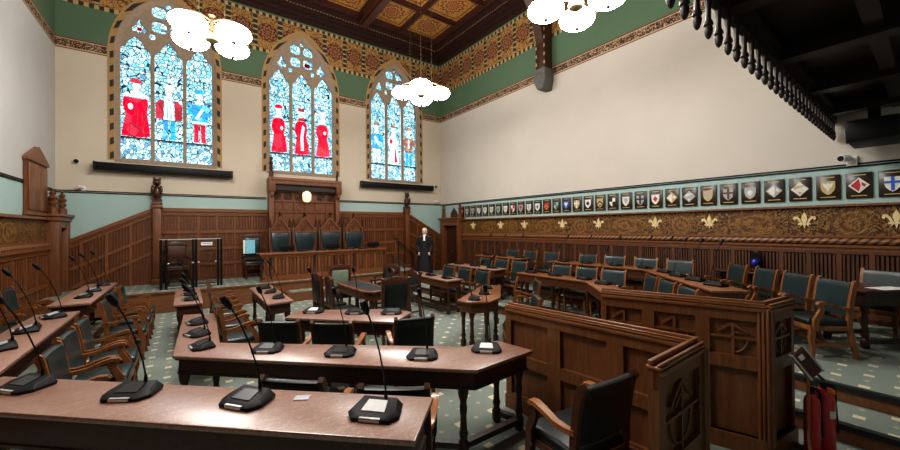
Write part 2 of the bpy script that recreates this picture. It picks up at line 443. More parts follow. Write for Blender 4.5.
# ------------------------------------------------------------------ room shell
def arch(xc, hw, zb, zs, rise, n=12):
    R = (hw * hw + rise * rise) / (2 * hw); th = math.asin(rise / R)
    pts = [(xc - hw, zb)]
    for i in range(n + 1):
        a = th * i / n; pts.append((xc - hw + R - R * math.cos(a), zs + R * math.sin(a)))
    for i in range(n - 1, -1, -1):
        a = th * i / n; pts.append((xc + hw - R + R * math.cos(a), zs + R * math.sin(a)))
    pts.append((xc + hw, zb)); return pts
WIN = [-.38, 3.13, 6.58]; ZB, ZS = 3.74, 6.55
holes = [arch(c, 1.10, ZB, ZS, 1.78) for c in WIN]
wb = holed_plate('wall_back', [(LW - .4, -.5), (W + .4, -.5), (W + .4, CZ + .3), (LW - .4, CZ + .3)], holes, D, D + .4, 'wall_back'); struct(wb)
struct(MB().box(W, W + .3, RY, D + .4, -.5, CZ + .3).build('wall_right', 'wall_right'))
struct(MB().box(LW - .3, LW, RY, D + .4, -.5, CZ + .3).build('wall_left', 'wall_left'))
struct(MB().box(LW - .3, W + .3, RY - .3, RY, -.5, CZ + .3).build('wall_rear', 'wall_left'))
struct(MB().box(LW - .3, W + .3, RY - .3, D + .4, CZ, CZ + .3).build('ceiling', 'ceiling'))
struct(MB().box(LW - .3, W + .3, RY - .3, D + .4, -.3, 0).build('floor', 'carpet'))
# raised tiers
t1 = [(5.55, D - .3), (5.55, 3.75), (4.62, 2.8), (4.62, .78), (4.60, RY), (W, RY), (W, D - .3)]
t2 = [(6.9, 9.2), (6.9, 2.95), (5.28, 1.3), (5.2, .9), (5.08, RY), (W, RY), (W, 9.2)]
tl = [(LW, RY), (LW, 9.8), (-1.03, 9.8), (-1.03, 3.98), (1.24, 1.74), (1.24, RY)]
struct(MB().prism(t1, 0, T1).build('floor', 'carpet'), 'first raised carpeted tier on the right')
struct(MB().prism(t2, T1, T2).build('floor', 'carpet'), 'second raised carpeted tier along right wall')
struct(MB().prism(tl, 0, T1).build('floor', 'carpet'), 'raised carpeted tier on the left')
def nosings(poly, z, idx):
    n, r = MB(), MB()
    for i in idx:
        (xa, ya), (xb, yb) = poly[i], poly[i + 1]
        n.bar((xa, ya, z - .02), (xb, yb, z - .02), .07, .05); r.bar((xa, ya, z - .1), (xb, yb, z - .1), .02, .11)
    struct(n.build('trim_1', 'carpet_plain')); struct(r.build('trim_1', 'riser'))
nosings(t1, T1, (0, 1, 2, 3)); nosings(t2, T2, (0, 1, 2, 3)); nosings(tl, T1, (2, 3, 4))
# dais
dais = [(-2.52, 10.75), (1.5, 10.45), (5.9, 10.45), (6.4, 10.9), (6.4, D), (-2.52, D)]
struct(MB().prism(dais, 0, DZ).build('floor', 'carpet'))
r = MB(); n = MB()
for i in range(3):
    a, b = dais[i], dais[i + 1]
    r.bar((a[0], a[1], DZ / 2 - .02), (b[0], b[1], DZ / 2 - .02), .03, DZ - .05); n.bar((a[0], a[1], DZ - .015), (b[0], b[1], DZ - .015), .08, .03)
struct(r.build('trim_2', 'riser')); struct(n.build('trim_2', 'moulding'))
s = MB(); s.box(2.1, 5.7, 10.0, 10.43, 0, .24); struct(s.build('floor', 'riser'))
s = MB(); s.box(2.2, 5.6, 10.02, 10.42, .24, .25); struct(s.build('floor', 'carpet'))
s = MB()
for i in range(2): s.box(6.42 + .28 * i, 6.72 + .28 * i, 11.1, D, 0, DZ - .14 * (i + 1))
struct(s.build('floor', 'carpet'))

# panelling helper: local frame t (along), n (into room), z
class PF:
    def __init__(s, A, B, flip=False):
        A, B = Vector((*A, 0)), Vector((*B, 0)); s.L = (B - A).length; s.t = (B - A).normalized(); s.O = A
        s.n = Vector((-s.t.y, s.t.x, 0))
        if flip: s.n = -s.n
    def box(s, mb, t0, t1, n0, n1, z0, z1):
        b = len(mb.v); mb.box(t0, t1, n0, n1, z0, z1)
        for i in range(b, len(mb.v)):
            x, y, z = mb.v[i]; mb.v[i] = tuple(s.O + s.t * x + s.n * y + Vector((0, 0, z)))
    def poly(s, mb, pts, n0, n1):
        n = len(pts); vs = [s.O + s.t * a + s.n * n0 + Vector((0, 0, b)) for a, b in pts] + [s.O + s.t * a + s.n * n1 + Vector((0, 0, b)) for a, b in pts]
        mb.add(vs, [tuple(range(n)), tuple(range(2 * n - 1, n - 1, -1))] + [(i, (i + 1) % n, n + (i + 1) % n, n + i) for i in range(n)])
def panelling(pf, rails, cols, folds=4, mb=None, frame=None, sw=.062, depth=.05):
    """rails: heights of the horizontal rails (bottom..top); cols: number of panels"""
    a = mb or MB(); L = pf.L; z0, z1 = rails[0], rails[-1]
    pf.box(a, 0, L, .0, .03, z0, z1)
    cw = L / cols
    fm = frame if frame is not None else a
    for i in range(cols + 1): pf.box(fm, max(0, i * cw - sw / 2), min(L, i * cw + sw / 2), .03, .03 + depth, z0, z1)
    for z in rails: pf.box(fm, 0, L, .03, .03 + depth + .006, max(z0, z - .045), min(z1, z + .045))
    if folds:
        for i in range(cols):
            for j in range(folds):
                tt = i * cw + sw / 2 + (cw - sw) * (j + .5) / folds; w = (cw - sw) / folds * .27
                for ra, rb in zip(rails[:-1], rails[1:]): pf.box(a, tt - w, tt + w, .03, .03 + depth * .8, ra + .06, rb - .06)
    return a
# back wall panelling on the dais
pf = PF((6.95, D - .001), (-.62, D - .001))
fm = MB(); a = panelling(pf, [DZ, .95, 1.38, 1.86, 2.36], 17, 5, frame=fm)
struct(fm.build('trim_3', 'panel_frame', smooth=False)); struct(a.build('trim_3', 'panel', smooth=False), 'oak panelling on the back wall behind the dais')
c = MB(); pf.box(c, 0, pf.L, .0, .10, 2.36, 2.42); pf.box(c, 0, pf.L, .0, .14, 2.42, 2.46); pf.box(c, 0, pf.L, 0, .08, 2.46, 2.52)
struct(c.build('trim_3', 'moulding', smooth=False))
# sloping stair panelling either side
def slope(A, B, zA, zB, cols, low):
    pf = PF(A, B) if A[0] > B[0] else PF(A, B, True); L = pf.L; a = MB(); c = MB(); e = MB(); s = (zB - zA) / L
    pf.poly(a, [(0, low), (L, low), (L, zB), (0, zA)], 0, .05)
    for off in (0, -.55, -1.0):
        pf.poly(e, [(0, zA + off - .08), (L, zB + off - .08), (L, zB + off), (0, zA + off)], .05, .10)
    for i in range(cols + 1):
        t0, t1 = max(0, L * i / cols - .03), min(L, L * i / cols + .03)
        pf.poly(e, [(t0, low), (t1, low), (t1, zA + s * t1), (t0, zA + s * t0)], .05, .095)
        if i < cols:
            for j in range(6):
                u0 = L * (i + .14 + .13 * j) / cols; u1 = u0 + .026
                pf.poly(a, [(u0, low), (u1, low), (u1, zA + s * u1 - .05), (u0, zA + s * u0 - .05)], .05, .085)
    for h, q in ((0, .13), (.05, .17), (.10, .11)): pf.poly(c, [(0, zA + h), (L, zB + h), (L, zB + h + .05), (0, zA + h + .05)], 0, q)
    struct(a.build('trim_4', 'panel', smooth=False)); struct(e.build('trim_4', 'panel_frame', smooth=False)); struct(c.build('trim_4', 'moulding', smooth=False))
slope((-.72, D - .002), (LW, D - .002), 2.36, 1.44, 4, .0)
slope((7.08, D - .002), (W, D - .002), 2.33, 1.42, 4, .0)
# right wall: panelling, rope moulding, gilt carving
pf = PF((W - .001, RY), (W - .001, 10.85))
fm = MB(); a = panelling(pf, [T1, T2 + .12, 1.46], 38, 6, frame=fm)
struct(fm.build('trim_5', 'frame_right', smooth=False)); struct(a.build('trim_5', 'panel_right', smooth=False), 'tall oak linenfold panelling along the right wall')
c = MB(); pf.box(c, 0, pf.L, 0, .09, 1.46, 1.52); pf.box(c, 0, pf.L, 0, .12, 1.52, 1.56); pf.box(c, 0, pf.L, 0, .07, 1.68, 1.715); pf.box(c, 0, pf.L, 0, .13, 2.19, 2.225)
struct(c.build('trim_5', 'moulding', smooth=False))
c = MB(); c.tube([(W - .09, RY, 1.62), (W - .09, 10.85, 1.62)], .055, 10); struct(c.build('trim_5', 'rope'))
c = MB(); c.box(W - .06, W - .001, RY, 10.85, 1.715, 2.19); fr = struct(c.build('trim_6', 'carved'), 'gilt carved foliage frieze along the right wall')
def fleur(y, z, s, parent):
    m = MB(); O = (W - .062, y, z); ux, uy = (0, -1, 0), (0, 0, 1)
    m.plate(O, ux, uy, [(0, .17 * s), (-.035 * s, .09 * s), (-.045 * s, .03 * s), (-.02 * s, -.05 * s), (.02 * s, -.05 * s), (.045 * s, .03 * s), (.035 * s, .09 * s)], .02)
    for g in (-1, 1):
        m.plate(O, ux, uy, [(g * .03 * s, -.05 * s), (g * .06 * s, .03 * s), (g * .10 * s, .085 * s), (g * .15 * s, .08 * s), (g * .165 * s, .03 * s), (g * .135 * s, .0), (g * .12 * s, .04 * s), (g * .085 * s, .0), (g * .06 * s, -.06 * s)][::g], .02)
    m.plate(O, ux, uy, [(-.09 * s, -.085 * s), (.09 * s, -.085 * s), (.09 * s, -.05 * s), (-.09 * s, -.05 * s)], .025)
    m.plate(O, ux, uy, [(-.02 * s, -.085 * s), (0, -.16 * s), (.02 * s, -.085 * s)][::1], .02)
    m.plate(O, ux, uy, [(-.03 * s, -.085 * s), (-.08 * s, -.15 * s), (-.05 * s, -.085 * s)], .02); m.plate(O, ux, uy, [(.03 * s, -.085 * s), (.05 * s, -.085 * s), (.08 * s, -.15 * s)], .02)
    o = m.build('fleur_de_lis', 'gold', parent, smooth=False); o['label'] = 'gilded fleur-de-lis'
for y in (10.24, 8.79, 7.72, 6.3, 5.19, 3.79, 2.74, 1.34, .34): fleur(y, 1.97, .88, fr)
# left wall panelling
pf = PF((LW + .001, 11.46), (LW + .001, RY))
fm = MB(); a = panelling(pf, [T1, .75, 1.46], 22, 5, frame=fm); struct(fm.build('trim_7', 'panel_frame', smooth=False)); struct(a.build('trim_7', 'panel', smooth=False), 'oak panelling along the left wall')
c = MB(); pf.box(c, 0, pf.L, 0, .09, 1.46, 1.52); pf.box(c, 0, pf.L, 0, .14, 1.52, 1.58); pf.box(c, 0, pf.L, 0, .08, 1.64, 1.70); pf.box(c, 0, pf.L, 0, .13, 2.16, 2.21)
struct(c.build('trim_7', 'moulding', smooth=False))
c = MB(); c.tube([(LW + .09, RY, 1.61), (LW + .09, 11.46, 1.61)], .05, 10); struct(c.build('trim_7', 'rope'))
struct(MB().box(LW + .001, LW + .06, RY, 11.46, 1.70, 2.16).build('trim_8', 'carved'), 'carved foliage frieze on the left wall')
# picture rails (thin dark cable-like rails)
c = MB()
for z, q in ((2.86, .02), (2.90, .012)):
    c.box(LW, 2.02, D - q, D, z - .012, z + .012); c.box(4.25, W, D - q, D, z - .012, z + .012)
    c.box(W - q, W, RY, D, z - .012 - .03, z + .012 - .03); c.box(LW, LW + q, RY, D, z - .012, z + .012)
struct(c.build('trim_9', 'black', smooth=False), 'thin dark picture rail round the walls')
# ceiling ribs and cornice
c = MB()
for i, (z0, z1, q) in enumerate(((8.78, 8.86, .16), (8.86, 8.96, .26), (8.96, 9.02, .42), (9.02, 9.09, .52), (9.09, 9.18, .66), (9.18, CZ, .8))):
    c.box(LW, W, D - q, D, z0, z1); c.box(W - q, W, RY, D - q, z0, z1); c.box(LW, LW + q, RY, D - q, z0, z1)
struct(c.build('trim_10', 'cornice', smooth=False), 'deep dark stepped ceiling cornice')
c = MB(); p = 1.47
xs = [W - .8 - p * i for i in range(7)]; ys = [D - .8 - p * i for i in range(9)]
for x in xs:
    big = abs(x - 4.96) < .9 and False
    c.box(x - .07, x + .07, RY, D - .8, CZ - .10, CZ); c.box(x - .03, x + .03, RY, D - .8, CZ - .16, CZ - .10)
for y in ys:
    c.box(LW + .8, W - .8, y - .07, y + .07, CZ - .101, CZ); c.box(LW + .8, W - .8, y - .03, y + .03, CZ - .161, CZ - .10)
struct(c.build('trim_11', 'rib', smooth=False), 'moulded ribs dividing the coffered ceiling')
c = MB(); c.box(4.78, 5.12, RY, D - .8, CZ - .34, CZ - .01); c.box(4.84, 5.06, RY, D - .8, CZ - .44, CZ - .34)
struct(c.build('ceiling_beam', 'rib', smooth=False))

# ------------------------------------------------------------------ windows
def super_sq(cx, cz, a, b, n=16, e=.62):
    out = []
    for i in range(n):
        t = 2 * PI * i / n; c, s = math.cos(t), math.sin(t)
        out.append((cx + a * math.copysign(abs(c) ** e, c), cz + b * math.copysign(abs(s) ** e, s)))
    return out
def lancet(cx, hw, zb, zs, zt):
    L = [(-1, 0), (-1, zs - zb)]
    head = [(-.98, .12), (-.86, .26), (-.62, .36), (-.55, .52), (-.42, .70), (-.2, .86), (0, 1)]
    H = zt - zs
    pts = [(cx - hw, zb), (cx - hw, zs)] + [(cx + a * hw, zs + b * H) for a, b in head]
    pts += [(cx - a * hw, zs + b * H) for a, b in head[-2::-1]] + [(cx + hw, zs), (cx + hw, zb)]
    return pts
def dagger(cx, cz, w, h):
    return [(cx + w * a, cz + h * b) for a, b in ((0, .55), (-.2, .2), (-.5, -.05), (-.42, -.3), (-.15, -.25), (0, -.45), (.15, -.25), (.42, -.3), (.5, -.05), (.2, .2))]
def el(x, z, a, b, n=12): return super_sq(x, z, a, b, n, 1)
def mir(p): return [(-a, b) for a, b in p][::-1]
# each figure is a jigsaw of separate glass pieces: (name, glass, outline, [(name, glass, outline) let into it])
HEAD = [(-.06, 5.66), (.06, 5.66), (.078, 5.76), (.055, 5.85), (-.055, 5.85), (-.078, 5.76)]
HAT = [(-.11, 5.865), (.11, 5.865), (.09, 5.92), (.12, 6.0), (0, 5.96), (-.12, 6.0), (-.09, 5.92)]
CAP = [(-.10, 5.865), (.10, 5.865), (.13, 5.91), (.06, 5.98), (-.07, 5.97), (-.13, 5.91)]
COLLAR = [(-.12, 5.55), (.12, 5.55), (.07, 5.645), (-.07, 5.645)]
RUFF = [(-.25, 5.50), (-.1, 5.475), (.1, 5.475), (.25, 5.50), (.22, 5.575), (.08, 5.64), (-.08, 5.64), (-.22, 5.575)]
BIG = [(-.29, 4.44), (-.1, 4.41), (.12, 4.42), (.29, 4.46), (.27, 4.75), (.22, 5.05), (.25, 5.3), (.24, 5.47), (.1, 5.455), (-.1, 5.455), (-.24, 5.47), (-.27, 5.25), (-.2, 5.0), (-.26, 4.7)]
ROBE = [(-.22, 4.43), (0, 4.41), (.25, 4.45), (.22, 4.75), (.15, 5.05), (.19, 5.25), (.17, 5.45), (.09, 5.535), (-.09, 5.535), (-.18, 5.45), (-.22, 5.2), (-.14, 5.0), (-.19, 4.7)]
def fold(x0, z0, x1, z1, w=.016): return [(x0 - w, z0), (x0 + w, z0), (x1 + w * .5, z1), (x1 - w * .5, z1)]
LEG = [(-.15, 4.44), (-.035, 4.44), (-.03, 4.7), (-.02, 4.96), (-.14, 4.96), (-.13, 4.7)]
SHOE = [(-.2, 4.405), (-.03, 4.405), (-.03, 4.43), (-.17, 4.43)]
TORSO = [(-.19, 5.06), (.19, 5.06), (.17, 5.25), (.27, 5.2), (.28, 5.4), (.17, 5.535), (-.17, 5.535), (-.28, 5.4), (-.27, 5.2), (-.17, 5.25)]
SKIRT = [(-.18, 4.975), (.18, 4.975), (.20, 5.045), (-.20, 5.045)]
R_, K_, B_, W_, N_, S__ = 'glass_red', 'glass_dark_red', 'glass_blue', 'glass_white', 'glass_brown', 'glass_skin'
hd = ('figure_head', S__, HEAD, [])
FIG = [
    [[('figure_robe', R_, BIG, [('figure_sleeve', W_, el(-.11, 5.22, .055, .085)), ('robe_fold', K_, fold(.02, 4.5, .04, 5.2)), ('robe_fold', K_, fold(.15, 4.52, .12, 5.1)), ('robe_fold', K_, fold(-.14, 4.5, -.10, 4.95))]), ('figure_ruff', W_, RUFF, []), hd, ('figure_hat', K_, CAP, [])],
     [('figure_mantle', K_, [(-.29, 5.0), (-.13, 4.98), (-.115, 5.5), (-.19, 5.54), (-.29, 5.42)], []), ('figure_mantle', K_, mir([(-.29, 5.0), (-.13, 4.98), (-.115, 5.5), (-.19, 5.54), (-.29, 5.42)]), []), ('figure_tunic', W_, [(-.115, 4.98), (.115, 4.98), (.10, 5.53), (-.10, 5.53)], [('tunic_fold', B_, fold(-.04, 5.02, -.03, 5.45, .012)), ('tunic_fold', B_, fold(.05, 5.02, .03, 5.4, .012))]), ('figure_leg', B_, LEG, []), ('figure_leg', B_, mir(LEG), []), ('figure_collar', W_, COLLAR, []), hd, ('figure_crown', W_, HAT, [])],
     [('figure_hose', R_, LEG, []), ('figure_hose', R_, mir(LEG), []), ('figure_skirt', W_, SKIRT, []), ('figure_cape', B_, TORSO, [('figure_sash', W_, [(-.12, 5.12), (-.05, 5.1), (.10, 5.4), (.05, 5.46)])]), ('figure_collar', W_, COLLAR, []), hd, ('figure_hat', B_, CAP, [])]],
    [[('figure_robe', R_, ROBE, [('figure_sleeve', W_, el(.09, 5.22, .04, .07)), ('robe_fold', K_, fold(-.06, 4.48, -.03, 5.1)), ('robe_fold', K_, fold(.09, 4.5, .05, 5.0))]), ('figure_collar', W_, COLLAR, []), hd, ('figure_hat', R_, CAP, [])],
     [('figure_robe', R_, ROBE, [('figure_sash', W_, [(-.02, 4.55), (.08, 4.55), (.06, 5.0), (.11, 5.35), (.03, 5.42), (-.03, 5.0)]), ('robe_fold', K_, fold(-.11, 4.5, -.09, 5.3)), ('robe_fold', K_, fold(.15, 4.5, .11, 4.9, .012))]), ('figure_collar', R_, COLLAR, []), hd, ('figure_hat', K_, HAT, [])],
     [('figure_robe', R_, ROBE, [('figure_mantle', K_, [(-.13, 5.12), (-.02, 5.1), (-.02, 5.42), (-.13, 5.4)]), ('figure_sleeve', W_, el(.08, 5.25, .05, .06)), ('robe_fold', K_, fold(0, 4.48, .02, 5.05)), ('robe_fold', K_, fold(.12, 4.5, .09, 5.0))]), ('figure_collar', W_, COLLAR, []), hd, ('figure_hat', W_, HAT, [])]],
    [[('figure_tunic', B_, TORSO, [('figure_sash', W_, [(-.13, 5.38), (-.05, 5.46), (.13, 5.15), (.05, 5.1)])]), ('figure_skirt', B_, SKIRT, []), ('figure_leg', W_, LEG, []), ('figure_leg', W_, mir(LEG), []), ('figure_collar', W_, COLLAR, []), hd, ('figure_hat', N_, CAP, [])],
     [('figure_gown', W_, ROBE, [('figure_shield', R_, el(-.09, 5.32, .07, .09)), ('figure_sash', R_, [(.05, 4.5), (.18, 4.52), (.12, 4.95), (.08, 5.15)]), ('gown_fold', B_, fold(-.08, 4.5, -.05, 5.0, .01))]), ('figure_collar', W_, COLLAR, []), hd, ('figure_hat', N_, CAP, [])],
     [('figure_coat', N_, TORSO, [('figure_shirt', W_, [(-.04, 5.12), (.04, 5.12), (.03, 5.48), (-.03, 5.48)])]), ('figure_skirt', N_, SKIRT, []), ('figure_hose', B_, LEG, []), ('figure_hose', B_, mir(LEG), []), ('figure_collar', W_, COLLAR, []), hd, ('figure_hat', N_, HAT, [])]]]
def sh(cx, p): return [(cx + a, b) for a, b in p]
def figure(w, cx, parts):
    for nm, mt, out, ins in parts:
        o = holed_plate(nm, sh(cx, out), [sh(cx, i[2]) for i in ins], D + .2, None, mt, w)
        for n2, m2, o2 in ins: holed_plate(n2, sh(cx, o2), [], D + .2, None, m2, o)
    out = [sh(cx, p[2]) for p in parts]
    holed_plate('stained_glass_light', [(cx - .33, 4.38), (cx + .33, 4.38), (cx + .33, 7.15), (cx - .33, 7.15)], out, D + .2, None, 'glass_pale', w)
for wi, xc in enumerate(WIN):
    w = thing('window_%d' % (wi + 1), None, None, kind='structure')
    ops = [lancet(xc + q * .70, .31, 3.80, 6.62, 7.10) for q in (-1, 0, 1)]
    tr = [super_sq(xc + a * .20, 7.66 + b * .205, .165, .165) for a in (-1, 1) for b in (-1, 1)]
    tr += [dagger(xc - .62, 7.33, .30, .46), dagger(xc + .62, 7.33, .30, .46)]
    tr += [super_sq(xc + q * .35, 7.16, .07, .09, 10) for q in (-1, 1)] + [super_sq(xc, 8.08, .06, .09, 10)]
    outer = arch(xc, 1.10, ZB, ZS, 1.78)
    t = holed_plate('tracery', outer, ops + tr, D + .06, D + .15, 'stone', w)
    # chamfered mullion ridges and hood around the lights
    ring = MB(); A = arch(xc, 1.10, ZB, ZS, 1.78); B = arch(xc, .99, ZB + .02, ZS, 1.62)
    n = len(A); ring.add([(x, D + .001, z) for x, z in A] + [(x, D + .06, z) for x, z in B], [(i, i + 1, n + i + 1, n + i) for i in range(n - 1)])
    ring.build('reveal', 'stone', w, smooth=False)
    # painted checker border on the wall face
    bd = MB(); A = arch(xc, 1.23, ZB - .02, ZS, 1.98); B = arch(xc, 1.10, ZB - .02, ZS, 1.78)
    bd.add([(x - xc, -.012, z) for x, z in A] + [(x - xc, -.012, z) for x, z in B], [(i, i + 1, n + i + 1, n + i) for i in range(n - 1)])
    o = bd.build('painted_border', 'border_gold', w, smooth=False); o.location = (xc, D, 0)
    bd = MB(); A = arch(xc, 1.185, ZB - .02, ZS, 1.91); B = arch(xc, 1.11, ZB - .02, ZS, 1.80)
    bd.add([(x - xc, -.016, z) for x, z in A] + [(x - xc, -.016, z) for x, z in B], [(i, i + 1, n + i + 1, n + i) for i in range(n - 1)])
    o = bd.build('painted_checker', 'border', w, smooth=False); o.location = (xc, D, 0)
    sl = MB(); sl.box(xc - 1.10, xc + 1.10, D - .01, D + .1, ZB - .06, ZB + .03); sl.build('window_sill', 'stone', w)
    for q in (-1, 0, 1):
        cx = xc + q * .70
        g = MB(); g.add([(cx - .33, D + .2, 3.76), (cx + .33, D + .2, 3.76), (cx + .33, D + .2, 4.38), (cx - .33, D + .2, 4.38)], [(0, 1, 2, 3)]); g.build('stained_glass_base', 'glass_base', w, smooth=False)
        ZBs = MB(); ZBs.box(cx - .32, cx + .32, D + .165, D + .175, 4.36, 4.40); ZBs.build('saddle_bar', 'black', w, smooth=False)
        figure(w, cx, FIG[wi][q + 1])
    g = MB(); g.add([(xc - .9, D + .2, 7.15), (xc + .9, D + .2, 7.15), (xc + .5, D + .2, 8.3), (xc - .5, D + .2, 8.3)], [(0, 1, 2, 3)]); g.build('tracery_glass', 'glass_tracery', w, smooth=False)
    rd = MB()
    if wi == 0: rd.add([(x, D + .19, z) for x, z in super_sq(xc - .62, 7.33, .05, .05, 10)], [tuple(range(10))])
    elif wi == 1: rd.add([(x, D + .19, z) for x, z in super_sq(xc + .2, 7.46, .09, .07, 10)], [tuple(range(10))])
    else: rd.add([(x, D + .19, z) for x, z in super_sq(xc, 7.66, .30, .05, 10)], [tuple(range(10))])
    rd.build('tracery_roundel', 'glass_red', w, smooth=False)

# ------------------------------------------------------------------ door cases in the far corners
def finial(mb, x, y, z, h, r):
    mb.lathe([(r, 0), (r, h * .25), (r * .55, h * .3), (r * .9, h * .42), (r * .5, h * .5), (r * 1.0, h * .62), (r * .45, h * .72), (r * .7, h * .82), (r * .2, h * .92), (r * .35, h * .96), (.004, h)], (x, y, z), 8)
def doorcase(name, sx, xw, ya, yb, zf):
    d = thing(name, None, None, kind='structure')
    p = MB()
    for y in (ya, yb): p.box(xw, xw + sx * .26, y - .09, y + .09, zf, 2.14)
    p.build('door_jamb', 'panel', d, bevel=.015)
    p = MB(); p.box(xw, xw + sx * .28, ya - .12, yb + .12, 2.14, 2.24); p.box(xw, xw + sx * .33, ya - .16, yb + .16, 2.24, 2.30); p.box(xw, xw + sx * .24, ya + .08, yb - .08, 1.98, 2.14)
    p.build('door_head', 'moulding', d, bevel=.01)
    p = MB()
    for y in (ya, yb): finial(p, xw + sx * .14, y, 2.30, .56, .085)
    p.build('door_finial', 'panel', d)
    p = MB(); p.box(xw, xw + sx * .04, ya + .09, yb - .09, zf, 1.99)
    for z in (.5, 1.2): p.box(xw, xw + sx * .06, ya + .2, yb - .2, zf + z, zf + z + .55)
    p.build('door_leaf', 'panel_dark', d)
    p = MB(); p.plate((xw + (0 if sx > 0 else -.02), ya + .3 * (yb - ya), 2.30), (0, 1, 0), (0, 0, 1), [(0, 0), (.4 * (yb - ya), 0), (.4 * (yb - ya), .18), (.2 * (yb - ya), .42), (0, .18)], .02 if sx > 0 else .02)
    p.build('door_crest', 'panel_dark', d)
doorcase('door_1', 1, LW, 11.55, 12.3, T1); doorcase('door_2', -1, W, 10.95, 12.05, T1)
# newel posts at the ends of the dais panelling
for x, lab in ((-.63, 'carved newel post with beast finial under the left window'), (6.94, 'carved newel post with beast finial beside the right-hand stair')):
    t = thing('newel_post', lab, 'post', (x, D - .19, DZ if x < 0 else T2 * 0 + .34))
    z0 = t.location.z; m = MB(); m.box(-.09, .09, -.09, .09, 0, 2.62 - z0); m.box(-.12, .12, -.12, .12, 2.5 - z0, 2.56 - z0); m.box(-.11, .11, -.11, .11, 2.6 - z0, 2.66 - z0); m.box(-.12, .12, -.12, .12, 0, .15)
    m.build('post_shaft', 'panel', t, bevel=.012)
    m = MB(); zz = 2.66 - z0
    m.box(-.08, .08, -.08, .08, zz, zz + .06); m.ball((0, 0, zz + .19), .085, .09, .15); m.ball((.0, -.04, zz + .40), .07, .08, .075); m.ball((0, -.11, zz + .38), .035, .05, .03)
    m.ball((-.05, 0, zz + .47), .02, .02, .05, 6, 5); m.ball((.05, 0, zz + .47), .02, .02, .05, 6, 5); m.ball((.07, -.06, zz + .25), .03, .04, .09, 8, 6); m.ball((-.07, -.06, zz + .25), .03, .04, .09, 8, 6); m.lathe([(.10, 0), (.06, .04), (.09, .1), (.05, .14)], (0, 0, zz + .04), 8)
    m.xf(Matrix.Translation((0, 0, zz)) @ Matrix.Diagonal((1.25, 1.25, 1.3, 1)) @ Matrix.Translation((0, 0, -zz))); m.build('beast_finial', 'panel_dark', t)

# ------------------------------------------------------------------ throne canopy, dais furniture
tc = thing('throne_canopy', 'tall carved oak canopy with deep dark cornice behind the mayoral chairs', 'canopy', (3.12, D, DZ))
hz = lambda z: z - DZ
m = MB(); m.box(-1.03, 1.03, -.26, -.16, 0, hz(3.12))
for i in range(7): m.box(-1.0 + i * .333 - .02, -1.0 + i * .333 + .02, -.29, -.26, 1.60, hz(2.80))
for z in (2.46, 2.80, 3.10): m.box(-1.03, 1.03, -.30, -.26, hz(z) - .03, hz(z) + .03)
for i in range(22): m.box(-1.0 + i * .0935, -.96 + i * .0935, -.31, -.29, hz(2.50), hz(2.535))
m.build('back_panel', 'panel', tc, smooth=False)
for i in (0, 1, 2, 4, 5):
    a = MB(); cx = -.85 + i * .333 + (.02 if i > 2 else 0)
    pts = [(cx + .12 * math.cos(t), hz(2.955) + .13 * math.sin(t)) for t in [PI * j / 8 for j in range(9)]]
    for q in (.9, .45): a.tube([(cx + .13 * q * math.sin(t), -.285, hz(2.955) + .13 * q * math.cos(t) * (1.1 if math.cos(t) < 0 else .8)) for t in [2 * PI * j / 14 for j in range(15)]], .018, 6)
    a.box(cx - .012, cx + .012, -.30, -.27, hz(2.83), hz(3.07)); a.build('carved_arch', 'panel_dark', tc)
for sx in (-1, 1):
    m = MB()
    m.box(sx * 1.02 - .07, sx * 1.02 + .07, -.42, -.10, 0, hz(3.10)); m.box(sx * 1.02 - .09, sx * 1.02 + .09, -.56, -.10, hz(3.06), hz(3.50))
    m.box(sx * 1.02 - .05, sx * 1.02 + .05, -.54, -.46, hz(2.92), hz(3.06))
    m.build('side_pier', 'panel', tc, bevel=.01)
m = MB(); m.box(-1.0, 1.0, -.55, -.10, hz(3.30), hz(3.42)); m.box(-1.06, 1.06, -.6, -.10, hz(3.42), hz(3.50)); m.box(-1.05, 1.05, -.34, -.10, hz(3.08), hz(3.12))
for i in range(24): m.box(-1.0 + i * .086, -.95 + i * .086, -.575, -.55, hz(3.32), hz(3.41))
m.build('cornice_crest', 'moulding', tc, smooth=False)
m = MB(); m.box(-.99, .99, -.45, -.14, hz(3.12), hz(3.31)); m.build('painted_recess_shade', 'gallery', tc)  # near-black block stands in for the shade in the recess under the crest
for fx_, fh, fr_ in ((-1.02, .72, .07), (1.02, .3, .05)): m = MB(); finial(m, fx_, -.35, hz(3.50), fh, fr_); m.build('pinnacle', 'panel_dark', tc)
# lamp on the canopy
lp = thing('wall_lantern', 'small pearly glass lantern on the carved throne canopy', 'lamp', (3.13, D - .31, 2.80))
m = MB(); m.lathe([(.05, -.03), (.10, .0), (.13, .05), (.14, .22), (.11, .28), (.05, .32)], (0, -.12, 0), 10); m.build('lamp_glass', 'lampglass', lp)
m = MB(); m.lathe([(.01, -.08), (.03, -.06), (.05, -.03)], (0, -.12, 0), 8); m.lathe([(.06, .32), (.07, .33), (.02, .37)], (0, -.12, 0), 8); m.box(-.02, .02, -.12, .0, .33, .36)
for i in range(6):
    t = PI * i / 3; m.bar((.13 * math.cos(t), -.12 + .13 * math.sin(t), .03), (.14 * math.cos(t), -.12 + .14 * math.sin(t), .24), .012, .012)
m.build('lamp_mount', 'brass', lp)
